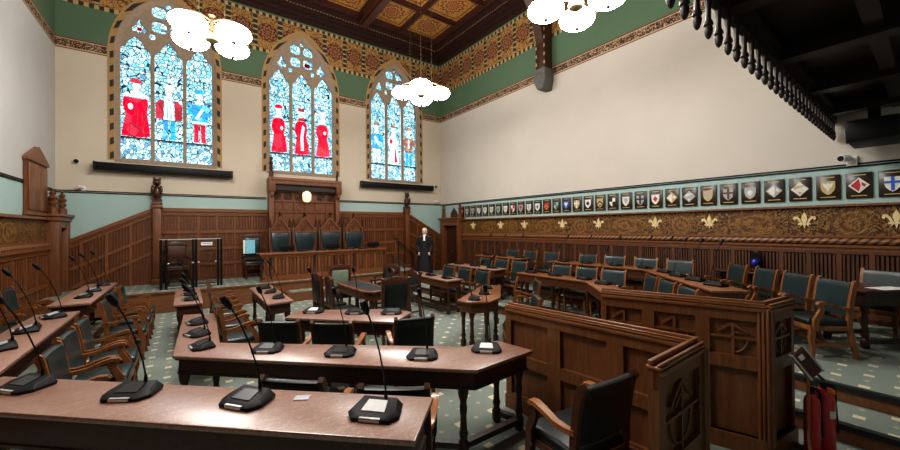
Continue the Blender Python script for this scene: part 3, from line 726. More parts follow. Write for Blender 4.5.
# bench
be = thing('mayoral_bench', 'long panelled oak bench desk on the dais in front of the high-backed chairs', 'desk', (3.42, 10.95, DZ))
m = MB(); m.box(-1.87, 1.87, -.30, .25, .73, .78); m.box(-1.83, 1.83, -.27, .25, .68, .73); m.build('bench_top', 'desk_right', be, bevel=.008)
m = MB(); m.box(-1.75, 1.75, -.18, -.14, .0, .68)
pf = PF((-1.75, -.18), (1.75, -.18)); pf.n = Vector((0, -1, 0)); fm = MB()
panelling(pf, [.0, .12, .68], 12, 2, mb=m, sw=.07, depth=.035, frame=fm); fm.build('front_frame', 'panel_frame', be, smooth=False); m.box(-1.78, -1.70, -.18, .2, 0, .68); m.box(1.70, 1.78, -.18, .2, 0, .68)
m.build('front_panel', 'panel', be, smooth=False)
m = MB(); m.box(-1.8, 1.8, -.26, .2, 0, .09); m.build('plinth', 'moulding', be)
for x in (-1.77, -1.58, -.42, .78, 1.77):
    m = MB(); m.lathe([(.05, .09), (.05, .15), (.032, .18), (.036, .45), (.032, .58), (.05, .61), (.05, .68)], (x, -.22, 0), 10); m.build('bench_column', 'panel_dark', be)
m = MB()
for i in range(7): m.box(.14 + i * .05, .155 + i * .05, -.245, -.215, .16, .63); m.box(.12, .47, -.24, -.22, .16 + i * .075, .175 + i * .075)
m.build('grille', 'panel_dark', be, smooth=False)
# desk monitors on the bench
MONX = (2.3, 3.62, 4.95)
MONL = ('small black desk screen at the left end of the mayoral bench', 'small black desk screen at the middle of the mayoral bench', 'small black desk screen at the right end of the mayoral bench')
for x, l in zip(MONX, MONL):
    t = thing('desk_monitor', l, 'monitor', (x, 10.98, DZ + .78), random.uniform(-.1, .1), 'desk screens on the mayoral bench')
    m = MB(); m.box(-.2, .2, -.02, .02, .04, .20); m.build('monitor_case', 'black', t, bevel=.008)
    m = MB(); m.box(-.185, .185, .018, .024, .055, .188); m.build('monitor_screen', 'screenface', t)
    m = MB(); m.box(-.1, .1, -.07, .07, 0, .012); m.box(-.03, .03, -.015, .015, .01, .06); m.build('monitor_stand', 'black', t)
# gothic chairs
def gothic():
    t = thing('gothic_chair', '', 'chair', (0, 0, 0), 0, 'high-backed carved chairs on the dais')
    m = MB(); m.box(-.33, .33, -.25, .27, .36, .44); m.build('seat_frame', 'chair_dark', t, bevel=.01)
    m = MB(); m.box(-.30, .30, -.20, .25, .44, .52); m.build('seat', 'leather', t, bevel=.03)
    m = MB(); m.plate((0, -.19, 0), (1, 0, 0), (0, 0, 1), [(-.20, .60), (.20, .60), (.25, .80), (.30, 1.05), (.31, 1.32), (-.31, 1.32), (-.30, 1.05), (-.25, .80)], .05); m.build('backrest', 'leather', t, bevel=.02)
    m = MB(); m.plate((0, -.235, 0), (1, 0, 0), (0, 0, 1), [(-.33, .54), (.33, .54), (.33, 1.40), (0, 1.80), (-.33, 1.40)], .035)
    m.build('back_frame', 'panel', t, smooth=False)
    m = MB(); m.bar((-.33, -.20, 1.35), (.33, -.20, 1.35), .04, .05)
    for s in (-1, 1): m.bar((s * .33, -.205, 1.40), (0, -.205, 1.80), .035, .05)
    m.tube([(.09 * math.cos(a), -.20, 1.52 + .09 * math.sin(a)) for a in [2 * PI * i / 12 for i in range(13)]], .014, 6); m.bar((0, -.2, 1.36), (0, -.2, 1.76), .02, .02)
    m.build('gable', 'panel_frame', t)
    m = MB(); finial(m, 0, -.25, 1.78, .20, .06); m.build('finial', 'chair_dark', t)
    for s in (-1, 1):
        m = MB(); m.box(s * .355 - .035, s * .355 + .035, -.29, -.22, 0, 1.48); m.build('back_post', 'chair_dark', t, bevel=.008)
        m = MB(); finial(m, s * .355, -.255, 1.48, .28, .05); m.build('pinnacle', 'chair_dark', t)
        m = MB(); m.sweep([(s * .34, -.22, .74), (s * .35, 0, .72), (s * .35, .22, .72), (s * .35, .26, .66)], .06, .045); m.build('armrest', 'chair_dark', t)
        m = MB(); m.lathe([(.03, 0), (.035, .1), (.022, .15), (.033, .3), (.03, .42), (.02, .5), (.03, .6), (.025, .70)], (s * .32, .22, 0), 8); m.build('front_leg', 'chair_dark', t)
    return t
g0 = None
for i, (x, l) in enumerate(zip((2.30, 3.03, 3.83, 4.64), ('high-backed gothic chair furthest left of four behind the mayoral bench', 'high-backed gothic chair second from the left behind the mayoral bench', 'high-backed gothic chair third from the left behind the mayoral bench', 'high-backed gothic chair furthest right behind the mayoral bench'))):
    if g0 is None: g0 = gothic(); c = g0; c.location = (x, 11.66, DZ); c.rotation_euler.z = PI
    else: c = dup(g0, (x, 11.66, DZ), PI)
    c['label'] = l; c.scale = (.80, 1, 1) if i == 0 else (.96, 1, 1)

# ------------------------------------------------------------------ desks
def inset(poly, d):
    n = len(poly); ar = sum(poly[i][0] * poly[(i + 1) % n][1] - poly[(i + 1) % n][0] * poly[i][1] for i in range(n))
    if ar < 0: poly = poly[::-1]
    out = []
    for i in range(n):
        p0, p1, p2 = (Vector(poly[(i + k) % n]) for k in (-1, 0, 1))
        a, b = (p1 - p0).normalized(), (p2 - p1).normalized(); na, nb = Vector((-a.y, a.x)), Vector((-b.y, b.x))
        k = (na + nb); k = k / max(.3, (1 + na.dot(nb))); out.append((p1.x + k.x * d, p1.y + k.y * d))
    return out
LEGP = [(.032, 0), (.045, .03), (.045, .12), (.028, .15), (.04, .20), (.03, .24), (.026, .36), (.034, .42), (.026, .48), (.04, .53), (.045, .56), (.045, .62)]
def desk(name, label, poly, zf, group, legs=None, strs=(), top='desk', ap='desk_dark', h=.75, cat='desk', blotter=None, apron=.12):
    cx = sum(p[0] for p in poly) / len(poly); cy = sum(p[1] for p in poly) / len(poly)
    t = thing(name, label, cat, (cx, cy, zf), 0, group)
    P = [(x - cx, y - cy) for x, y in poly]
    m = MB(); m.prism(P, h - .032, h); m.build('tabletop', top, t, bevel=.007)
    m = MB(); m.prism(inset(P, .018), h - .048, h - .03); m.prism(inset(P, .045), h - .048 - apron, h - .045); m.prism(inset(P, .035), h - .062 - apron, h - .046 - apron); m.build('apron', ap, t, smooth=False)
    L = legs if legs is not None else inset(P, .085)
    if legs is not None: L = [(x - cx, y - cy) for x, y in legs]
    k = (h - apron - .05) / .62
    for x, y in L:
        m = MB(); m.lathe([(r, z * k) for r, z in LEGP], (x, y, 0), 10); m.build('leg', 'leg', t)
    for i, j in strs:
        m = MB(); m.bar((*L[i], .09), (*L[j], .09), .06, .05); m.build('stretcher', 'leg', t)
    if blotter:
        m = MB(); m.prism(inset(P, .07), h - .001, h + .004); m.build('blotter', 'rug_leather', t)
    return t
near = [(-1.47, 3.70), (.86, 1.46), (1.17, 1.77), (-1.02, 3.84)]
desk('long_desk', 'long oak desk nearest the camera with wavy ray-figured grain, painted glints and four microphones', near, T1, 'members desks', legs=[(-1.3, 3.62), (-.3, 2.68), (.86, 1.58), (1.06, 1.77), (-.05, 2.82), (-1.0, 3.72)], strs=((0, 1), (1, 2), (2, 3)), apron=.16)
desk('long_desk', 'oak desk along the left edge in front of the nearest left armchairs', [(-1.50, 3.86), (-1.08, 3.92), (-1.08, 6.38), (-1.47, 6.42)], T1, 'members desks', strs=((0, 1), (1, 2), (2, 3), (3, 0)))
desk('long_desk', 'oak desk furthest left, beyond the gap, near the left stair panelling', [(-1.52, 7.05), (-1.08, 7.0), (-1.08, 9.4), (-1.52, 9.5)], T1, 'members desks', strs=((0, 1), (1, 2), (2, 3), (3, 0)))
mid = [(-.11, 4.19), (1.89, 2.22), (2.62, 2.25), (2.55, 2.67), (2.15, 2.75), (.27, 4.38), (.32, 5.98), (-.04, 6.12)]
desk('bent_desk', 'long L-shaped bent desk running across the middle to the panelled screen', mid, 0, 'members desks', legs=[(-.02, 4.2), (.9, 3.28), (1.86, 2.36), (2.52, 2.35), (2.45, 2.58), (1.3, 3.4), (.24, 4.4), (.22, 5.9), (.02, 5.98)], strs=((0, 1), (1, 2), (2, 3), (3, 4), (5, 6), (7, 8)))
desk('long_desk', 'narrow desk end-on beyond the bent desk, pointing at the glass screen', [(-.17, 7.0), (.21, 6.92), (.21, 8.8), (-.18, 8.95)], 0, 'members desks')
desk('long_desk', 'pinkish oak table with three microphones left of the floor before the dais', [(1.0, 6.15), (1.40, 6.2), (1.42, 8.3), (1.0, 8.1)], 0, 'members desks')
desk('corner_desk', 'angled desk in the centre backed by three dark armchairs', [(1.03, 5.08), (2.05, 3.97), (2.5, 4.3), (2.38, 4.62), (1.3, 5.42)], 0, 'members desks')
desk('clerks_table', 'central table with dark leather blotter top below the mayoral bench', [(2.58, 6.25), (2.70, 6.02), (3.08, 6.12), (3.14, 6.3), (3.1, 7.62), (2.56, 7.58)], 0, None, cat='table', blotter=True, top='desk_right', ap='apron_right', h=.76)
desk('long_desk', 'oak desk with three microphones on the far right side of the floor', [(4.55, 6.28), (5.0, 6.3), (5.02, 8.15), (4.57, 8.05)], 0, 'members desks', strs=((0, 1), (1, 2), (2, 3), (3, 0)), ap='apron_right')
desk('corner_desk', 'angled oak table with turned legs just left of the panelled screens', [(3.47, 4.54), (3.53, 4.28), (3.80, 4.12), (4.17, 4.27), (5.04, 5.15), (4.78, 5.40)], 0, 'members desks', top='desk_right', ap='apron_right')
desk('long_desk', 'far oak desk in the middle right row, nearest the far doorway', [(5.76, 6.1), (6.2, 6.1), (6.2, 8.0), (5.76, 7.95)], T1, 'members desks', strs=((0, 1), (2, 3), (3, 0)), ap='apron_right')
desk('bent_desk', 'bent warm oak desk in the middle right row above two black seats', [(5.80, 5.45), (6.19, 5.45), (6.19, 3.60), (5.20, 2.60), (4.93, 2.88), (5.80, 3.76)], T1, 'members desks', top='desk_right', ap='apron_right', legs=[(5.89, 5.37), (6.08, 5.37), (6.08, 3.68), (5.22, 2.74), (5.05, 2.90), (5.89, 3.78), (5.89, 4.55)], strs=((0, 6), (6, 5), (5, 4)))
desk('long_desk', 'far oak desk in the back right row against the panelled wall', [(7.05, 6.45), (7.48, 6.45), (7.48, 8.35), (7.05, 8.3)], T2, 'members desks', top='desk_right', ap='apron_right')
desk('bent_desk', 'long bent desk in the back right row beneath the shield plaques', [(7.05, 5.6), (7.48, 5.6), (7.48, 3.15), (5.72, 1.38), (5.40, 1.70), (7.05, 3.35)], T2, 'members desks', top='desk_right', ap='apron_right', legs=[(7.13, 5.52), (7.4, 5.52), (7.4, 3.2), (5.74, 1.5), (5.52, 1.7), (7.13, 3.35)])
desk('side_table', 'heavy dark side table with papers at the right edge of the view', [(6.80, .52), (7.38, .10), (7.72, .62), (7.16, 1.02)], T2, None, cat='table', ap='leg', top='desk_dark', apron=.14, strs=((0, 1), (2, 3)))

# ------------------------------------------------------------------ armchairs
def armchair(wd, lt, left=False):
    t = thing('armchair', '', 'chair'); t.scale = (.92, .95, .97)
    m = MB(); m.box(-.265, .265, -.22, .25, .335, .40); m.build('seat_frame', wd, t, bevel=.012)
    m = MB(); m.box(-.255, .255, -.19, .255, .39, .475); m.build('seat', 'leather' if left else 'leather_dark', t, bevel=.035, seg=3)
    # upholstered back: slightly raked and bowed, with a rolled top
    m = MB(); ws = []
    for z, y, th in ((.52, -.195, .05), (.60, -.205, .055), (.70, -.22, .055), (.80, -.235, .055), (.855, -.245, .06), (.885, -.255, .07), (.91, -.26, .06), (.92, -.265, .02)):
        for x in (-.232, -.12, 0, .12, .232):
            b = .02 * (1 - (x / .232) ** 2)
            ws.append((x, y - b * .6 + th / 2, z))
        for x in (.232, .12, 0, -.12, -.232):
            b = .02 * (1 - (x / .232) ** 2)
            ws.append((x, y - b * .6 - th / 2, z))
    fs = []
    for j in range(7):
        for i in range(10):
            k = (i + 1) % 10; fs.append((j * 10 + i, j * 10 + k, j * 10 + 10 + k, j * 10 + 10 + i))
    fs += [tuple(range(9, -1, -1)), tuple(70 + i for i in range(10))]
    m.add(ws, fs); m.build('backrest', lt, t)
    for s in (-1, 1):
        m = MB(); m.sweep([(s * .25, -.19, .34), (s * .25, -.20, .56), (s * .25, -.225, .74), (s * .25, -.25, .87), (s * .25, -.27, .92), (s * .25, -.285, .935)], .042, [.05, .05, .05, .052, .062, .04])
        m.lathe([(.03, -.023), (.033, 0), (.03, .023)], (0, 0, 0), 12)
        b = len(m.v) - 36; R = Matrix.Translation((s * .25, -.268, .905)) @ Matrix.Rotation(PI / 2, 4, 'Y')
        m.xf(R, b); m.build('back_post', wd, t)
        m = MB(); m.sweep([(s * .25, -.20, .36), (s * .25, -.23, .18), (s * .25, -.28, 0)], .042, [.055, .045, .04]); m.build('rear_leg', wd, t)
        m = MB(); m.sweep([(s * .255, -.215, .615), (s * .268, -.15, .612), (s * .278, -.06, .625), (s * .283, .03, .66), (s * .283, .11, .68), (s * .283, .155, .672), (s * .283, .175, .65)], [.04, .045, .05, .056, .062, .058, .04], [.035, .034, .032, .032, .034, .038, .03])
        m.build('armrest', 'arm_wood' if lt == 'leather_dark' else wd, t)
        m = MB(); m.sweep([(s * .281, .14, .665), (s * .28, .125, .60), (s * .277, .155, .53), (s * .275, .19, .46), (s * .27, .19, .38), (s * .262, .185, .34)], [.035, .035, .036, .038, .04, .04], [.05, .05, .055, .06, .055, .05]); m.build('arm_support', wd, t)
        m = MB(); m.sweep([(s * .25, .21, .36), (s * .25, .225, .24), (s * .25, .205, .12), (s * .25, .215, .03), (s * .25, .225, 0)], [.05, .046, .04, .04, .044], [.06, .055, .042, .04, .05]); m.build('front_leg', wd, t)
    m = MB(); m.box(-.25, .25, -.012, .012, .15, .185)
    for s in (-1, 1): m.box(s * .25 - .013, s * .25 + .013, -.24, .21, .15, .185)
    m.build('stretcher', wd, t)
    return t
base_r = armchair('chair_wood', 'leather'); base_l = armchair('chair_wood', 'leather', True); base_d = armchair('chair_dark', 'leather_dark'); base_d.scale = (.85, .95, .97)
used = set()
def chair(x, y, fx, fy, zf, label, group, base='r', jit=.03):
    """x, y is where the top of the back stands; (fx, fy) the way the sitter faces"""
    b = {'r': base_r, 'l': base_l, 'd': base_d}[base]; v = Vector((fx, fy)).normalized()
    rz = face(v.x, v.y) + random.uniform(-jit, jit); loc = (x + v.x * .24, y + v.y * .24, zf)
    if base not in used: used.add(base); b.location = loc; b.rotation_euler = (0, 0, rz); c = b; c['label'] = label; c['group'] = group
    else: c = dup(b, loc, rz, label, group)
    return c
g = 'armchairs in the back right row'
ys = (7.55, 6.86, 6.12, 5.04, 4.36, 3.68, 3.02)
for i, y in enumerate(ys):
    chair(7.92, y, -1, 0, T2, 'green leather armchair in the back right row by the wall, %s from the far end' % ORD[i], g)
for i, (x, y) in enumerate(((7.66, 2.02), (7.27, 1.56), (6.87, 1.14), (6.44, .73))):
    chair(x, y, -.70, .71, T2, 'green armchair on the angled back right row, %s from the side table' % ORD[3 - i], g)
chair(8.22, .44, -1, .25, T2, 'green leather armchair behind the side table against the panelled wall', g)
g = 'armchairs in the middle right row'
for i, y in enumerate((7.32, 6.72, 6.10, 4.87, 4.26, 3.68)):
    chair(6.64, y, -1, 0, T1, 'green leather armchair in the middle right row, %s from the far end' % ORD[i], g)
for i, (x, y) in enumerate(((6.32, 2.84), (5.90, 2.42), (5.47, 1.99))):
    chair(x, y, -.7, .7, T1, 'armchair half hidden by the carved screen, middle right row, %s from the far end' % ORD[i], g)
g = 'armchairs at the right floor desk'
for i, y in enumerate((7.5, 6.85, 6.2)):
    chair(5.50, y, -1, 0, 0, 'green leather armchair behind the right floor desk, %s from the far end' % ORD[i], g)
chair(5.28, 4.42, -.75, .66, 0, 'honey oak armchair side-on beyond the angled table with turned legs', 'armchairs at the right angled table')
chair(4.10, 3.45, -.8, .6, 0, 'honey oak armchair with green seat tucked behind the near end of the plain screen', 'armchairs at the right angled table')
g = 'armchairs along the left side'
for i, (y, x) in enumerate(((8.75, -.97), (7.98, -.97), (7.2, -.97), (5.72, -.96), (5.1, -.96), (4.5, -.94))):
    chair(x, y, 1, 0, 0, 'green leather armchair in the left row facing the bent desk, %s from the near end' % ORD[5 - i], g, 'l')
for i, y in enumerate((8.1, 7.4, 6.0, 5.1)):
    chair(-2.14, y, 1, 0, T1, 'armchair in the rearmost left row against the left wall, %s from the far end' % ORD[i], 'armchairs against the left wall', 'l')
for i, y in enumerate((8.3, 7.55, 6.6, 5.75)):
    chair(.34, y, 1, 0, 0, 'green seated armchair right of the end-on desk, %s from the dais' % ORD[i], 'armchairs behind the left floor table', 'l')
g = 'dark armchairs across the centre'
for (x, y), l in zip(((.82, 4.32), (1.27, 3.89), (2.07, 3.51)), ('black-backed armchair left of three at the angled central desk', 'black-backed armchair middle of three at the angled central desk', 'black-backed armchair with curved arms right of three at the angled central desk')):
    chair(x, y, .62 if x < 2 else .3, .78 if x < 2 else .95, 0, l, g, 'd')
chair(.58, 2.60, .7, .72, 0, 'black leather armchair behind the near desk, its back top showing between two microphones', g, 'd')
chair(1.07, 2.08, .62, .78, 0, 'black leather armchair behind the right end of the near desk, orange arm showing', g, 'd').location.z = 0
nc = chair(2.22, 1.30, .13, 1, 0, 'black leather armchair with polished orange arms, large in front of the plain screen', g, 'd', 0); nc.scale = (1, 1, .98)

# ------------------------------------------------------------------ clerks' chairs and other chairs
def panel_chair(wd, back, seat, tall=1.05, arms=False):
    t = thing('upholstered_chair', '', 'chair')
    m = MB(); m.box(-.24, .24, -.22, .24, .38, .43); m.build('seat_frame', wd, t, bevel=.01)
    m = MB(); m.box(-.23, .23, -.20, .24, .43, .49); m.build('seat', seat, t, bevel=.025)
    m = MB(); m.box(-.19, .19, -.265, -.205, .58, tall - .10); m.build('backrest', back, t, bevel=.02)
    m = MB()
    m.plate((0, -.22, tall - .12), (1, 0, 0), (0, 0, 1), [(-.24, 0), (.24, 0), (.24, .06), (.14, .12), (0, .15), (-.14, .12), (-.24, .06)], .04)
    m.build('crest_rail', wd, t, bevel=.006); m = MB(); m.box(-.22, .22, -.255, -.215, .52, .58); m.build('back_rail', wd, t, bevel=.006)
    for s in (-1, 1):
        m = MB(); m.sweep([(s * .225, -.22, .40), (s * .225, -.235, .7), (s * .225, -.25, tall - .06), (s * .225, -.26, tall)], .045, .05); m.build('back_post', wd, t)
        m = MB(); m.sweep([(s * .225, -.22, .42), (s * .225, -.27, 0)], .045, .05); m.build('rear_leg', wd, t)
        m = MB(); m.lathe([(.022, 0), (.03, .05), (.02, .1), (.03, .2), (.02, .26), (.03, .33), (.03, .40)], (s * .21, .2, 0), 8); m.build('front_leg', wd, t)
        if arms:
            m = MB(); m.sweep([(s * .235, -.23, .70), (s * .26, 0, .68), (s * .26, .17, .69), (s * .26, .2, .66)], .05, .035); m.bar((s * .255, .15, .67), (s * .235, .15, .42), .04, .04); m.build('armrest', wd, t)
    m = MB(); m.box(-.22, .22, .19, .21, .12, .15); m.box(-.22, -.2, -.22, .2, .12, .15); m.box(.2, .22, -.22, .2, .12, .15); m.build('stretcher', wd, t)
    return t
def place(t, x, y, z, fx, fy, label, group=None):
    t.location = (x, y, z); t.rotation_euler.z = face(fx, fy); t['label'] = label
    if group: t['group'] = group
    return t
a = panel_chair('chair_dark', 'leather_dark', 'leather_dark'); place(a, 2.22, 6.92, 0, 1, .05, 'dark side chair at the left side of the clerks table, farther of two', 'chairs round the clerks table')
dup(a, (2.26, 6.3, 0), face(1, -.1), 'dark side chair at the left side of the clerks table, nearer of two', 'chairs round the clerks table')
b = panel_chair('chair_dark', 'cushion', 'leather_dark'); place(b, 2.86, 7.95, 0, 0, -1, 'chair with pale grey-green back at the far end of the clerks table', 'chairs round the clerks table')
c = panel_chair('chair_dark', 'leather_dark', 'leather_dark', 1.08); place(c, 2.86, 5.58, 0, .22, 1, 'arch-topped chair with black back at the near end of the clerks table', 'chairs round the clerks table')
d = panel_chair('chair_dark', 'leather', 'leather', .95, True); place(d, 3.62, 7.6, 0, -1, .1, 'green side chair right of the clerks table, nearer the dais steps', 'chairs right of the clerks table')
dup(d, (4.12, 8.35, 0), face(-.8, -.5), 'green side chair right of the clerks table, furthest from the camera', 'chairs right of the clerks table')
dup(d, (3.75, 6.75, 0), face(-1, 0), 'green side chair right of the clerks table, closest to the camera', 'chairs right of the clerks table')
e = panel_chair('chair_dark', 'leather', 'leather', 1.28, True); place(e, 1.58, 11.95, DZ, 0, -1, 'dark armchair with a pale cyan card, left of the mayoral bench')
f = panel_chair('chair_dark', 'brown_leather', 'brown_leather', 1.1, True); place(f, -.20, 11.95, DZ, .1, -1, 'brown leather chair behind the clear glass screen')
t = thing('folder', 'pale cyan card propped against the dark chair back left of the mayoral bench', 'folder', (1.53, 12.14, DZ + .5))
m = MB(); m.add([(-.13, 0, .22), (.11, 0, .22), (.11, .03, .62), (-.13, .03, .62), (-.13, .008, .22), (.11, .008, .22), (.11, .038, .62), (-.13, .038, .62)], [(0, 1, 2, 3), (7, 6, 5, 4), (0, 4, 5, 1), (1, 5, 6, 2), (2, 6, 7, 3), (3, 7, 4, 0)]); m.build('card_sheet', 'cyan', t, smooth=False)
t.location.y = 11.83 + .10 + .12; t.location.y = 12.02
m = MB(); m.box(-.2, -.14, .0, .03, .22, .62); m.build('white_tab', 'white', t, smooth=False)

# ------------------------------------------------------------------ microphones
def mic():
    t = thing('conference_microphone', '', 'microphone'); t.scale = (1.12, 1.12, 1.0)
    m = MB()
    bot = [(-.125, -.035), (-.09, -.085), (.09, -.085), (.125, -.035), (.105, .075), (-.105, .075)]
    mid_ = [(-.13, -.035), (-.092, -.09), (.092, -.09), (.13, -.035), (.11, .08), (-.11, .08)]
    topz = [(-.105, -.02, .042), (-.062, -.062, .03), (.062, -.062, .03), (.105, -.02, .042), (.085, .06, .062), (-.085, .06, .062)]
    vs = [(x, y, 0) for x, y in bot] + [(x, y, .018) for x, y in mid_] + topz
    m.add(vs, [(5, 4, 3, 2, 1, 0)] + [(i, (i + 1) % 6, 6 + (i + 1) % 6, 6 + i) for i in range(6)] + [(6 + i, 6 + (i + 1) % 6, 12 + (i + 1) % 6, 12 + i) for i in range(6)] + [(12, 13, 14, 17), (14, 15, 16, 17)])
    m.build('console', 'black', t, bevel=.004)
    def sl(x, y, off): return (x, y, .030 + (y + .062) / .122 * .032 + off)
    m = MB(); q = [(-.058, -.045), (.058, -.045), (.048, .03), (-.048, .03)]
    m.add([sl(x, y, .0) for x, y in q] + [sl(x, y, .005) for x, y in q], [(4, 5, 6, 7), (0, 1, 5, 4), (1, 2, 6, 5), (2, 3, 7, 6), (3, 0, 4, 7)]); m.build('display', 'screenface', t, smooth=False)
    m = MB(); m.box(-.05, .05, -.092, -.086, .006, .018); m.bar((-.05, -.083, .0225), (.05, -.083, .0225), .014, .004); m.build('button_strip', 'silver', t, smooth=False)
    m = MB(); m.lathe([(.009, .05), (.009, .085), (.006, .10)], (.03, .052, 0), 8)
    p = [(.03, .052, .09), (.027, .034, .2), (.019, -.003, .34), (.009, -.052, .48), (.0, -.095, .57)]
    m.tube(p, .0042, 6); g_ = m.build('gooseneck', 'black_metal', t)
    m = MB(); m.tube([(0, -.095, .56), (0, -.105, .58), (-.002, -.125, .615), (-.003, -.14, .64)], [.007, .016, .018, .012], 10); m.build('microphone_head', 'black', g_)
    return t
mic0 = None
def mics(pts, z, fx, fy, fmt, group, lit=(), paper=()):
    global mic0
    out = []
    for i, (x, y) in enumerate(pts):
        rz = face(fx, fy) + random.uniform(-.2, .2)
        if mic0 is None: mic0 = mic(); t = mic0; t.location = (x, y, z); t.rotation_euler.z = rz
        else: t = dup(mic0, (x, y, z), rz)
        t['label'] = fmt % (ORD[i],) if '%s' in fmt else fmt; t['group'] = group
        if i in lit:
            for c in t.children:
                if c.name.startswith('display'): c.data = c.data.copy(); c.data.materials[0] = M['white' if i in paper else 'screenlit']
        out.append(t)
    return out
g = 'conference microphones on the desks'
mics([(-.83, 3.47), (-.27, 2.91), (.28, 2.38), (.82, 1.80)], T1 + .75, .7, .7, 'black microphone unit on the nearest desk, %s from the left', g, (3,), (3,))
mics([(-1.25, 6.1), (-1.29, 5.42), (-1.28, 4.75)], T1 + .75, 1, .3, 'black microphone unit on the left-edge desk, %s from its far end', g, (0, 1, 2))
mics([(-1.25, 7.65), (-1.25, 8.3), (-1.25, 9.1)], T1 + .75, 1, .2, 'microphone unit on the furthest left desk, %s from its near end', g, (0, 1))
mics([(.10, 5.45), (.09, 4.85), (.12, 4.32)], .75, 1, .25, 'microphone unit on the left arm of the bent desk, %s from its far end', g, ())
mics([(.62, 3.80), (1.14, 3.27), (1.70, 2.74), (2.27, 2.52)], .75, .68, .73, 'microphone unit on the long front stretch of the bent desk, %s from left', g, (3,), (3,))
mics([(.04, 7.35), (.03, 7.95), (.03, 8.55)], .75, 1, .1, 'microphone unit on the end-on desk, %s from the camera', g)
mics([(1.24, 6.6), (1.24, 7.25), (1.24, 7.85)], .75, 1, -.1, 'microphone on the pinkish table left of the floor, %s from the camera', g)
mics([(1.42, 5.14), (1.86, 4.72), (2.24, 4.40)], .75, .68, .73, 'microphone unit on the angled central desk, %s from the left', g, (0,), (0,))
mics([(3.74, 4.42), (4.18, 4.68), (4.62, 5.08)], .75, -.7, .7, 'microphone on the angled turned-leg table, %s from the camera', g)
mics([(4.76, 6.6), (4.76, 7.25), (4.76, 7.88)], .75, -1, 0, 'microphone unit on the right floor desk, %s from the camera', g)
mics([(5.98, 6.4), (5.98, 7.05), (5.98, 7.7)], T1 + .75, -1, 0, 'microphone on the middle right row far desk, %s from the camera', g)
mics([(6.03, 5.22), (6.03, 4.6), (6.02, 3.92), (5.78, 3.40)], T1 + .75, -1, .1, 'microphone on the middle right row bent desk, %s from its far end', g)
mics([(7.27, 7.98), (7.27, 7.35), (7.27, 6.68)], T2 + .75, -1, 0, 'microphone on the back right row far desk, %s from its far end', g)
mics([(7.30, 5.3), (7.28, 4.68), (7.28, 4.0), (7.25, 3.38), (6.86, 2.85), (6.50, 2.5), (6.20, 2.15), (5.88, 1.80)], T2 + .75, -.9, .4, 'microphone on the back right row bent desk, %s from its far end', g)
mics([(2.72, 10.95), (3.25, 10.95), (4.15, 10.95), (4.55, 10.95)], DZ + .78, 0, -1, 'microphone unit on the mayoral bench, %s from the left', g)
# loose papers
def paper(name, label, x, y, z, rz, w, h, mat='white'):
    m = MB(); m.box(-w / 2, w / 2, -h / 2, h / 2, 0, .004); o = m.build(name, mat); o.location = (x, y, z); o.rotation_euler.z = rz
    return tag(o, label, 'paper')
paper('paper_sheet', 'small pale card lying on the nearest desk between the third and fourth microphones', .545, 2.23, T1 + .7505, -.6, .085, .055, 'screenlit')
paper('paper_sheet', 'white paper at the far corner of the dark side table', 7.24, .80, T2 + .7505, -.55, .30, .21)
paper('paper_sheet', 'white paper nearest the camera on the dark side table', 7.26, .36, T2 + .7505, -.5, .42, .21)

# ------------------------------------------------------------------ clear glass screen on the dais
t = thing('glass_screen', 'clear glass screen with black posts and a small white notice on the dais', 'screen', (.10, 11.0, DZ))
for x in (-.60, -.50, .03, .09, .55, .62):
    m = MB(); m.box(x - .025, x + .025, -.025, .025, 0, 1.20); m.build('screen_post', 'black_metal', t)
for q in ((-.62, .62, 1.19, 1.215), (-.5, .03, .03, .055), (.09, .58, .03, .055)): m = MB(); m.box(q[0], q[1], -.02, .02, q[2], q[3]); m.build('screen_rail', 'silver', t)
for a, b in ((-.47, .0), (.12, .52)):
    m = MB(); m.box(a, b, -.004, .004, .06, 1.19); m.build('screen_pane', 'clear', t)
m = MB(); m.box(.19, .43, -.012, -.006, 1.04, 1.12); m.build('notice', 'white', t)
m = MB(); m.box(.22, .40, -.014, -.012, 1.075, 1.088); m.build('notice_line', 'screenface', t)
for x in (-.46, .02, .14, .50):
    m = MB(); m.ball((x, -.02, .62), .025); m.build('clamp', 'silver', t)
# iron handrails beside the dais
def handrail(label, p, q, posts, r=.022, off=.1):
    t = thing('handrail', label, 'handrail', (p[0], p[1], 0)); P, Q = Vector(p), Vector(q); o = Vector((p[0], p[1], 0))
    m = MB(); m.tube([P - o, Q - o], r, 8); m.ball(P - o, r * 1.8); m.build('rail', 'black_metal', t)
    m = MB(); m.tube([P - o + Vector((0, 0, -off)), Q - o + Vector((0, 0, -off))], r * .7, 8); m.build('lower_rail', 'black_metal', t)
    for k, zb in posts:
        a = P.lerp(Q, k) - o; m = MB(); m.tube([a, (a.x, a.y, zb)], r * .8, 8); m.build('rail_post', 'black_metal', t)
handrail('black double handrail sloping down the right-hand dais steps', (5.75, 10.95, 1.56), (6.48, 10.95, .92), ((.15, .48), (.95, 0.0)))
handrail('short black handrail at the right front of the dais', (5.35, 10.4, 1.0), (5.62, 10.05, .70), ((.05, .48), (.95, .24)))

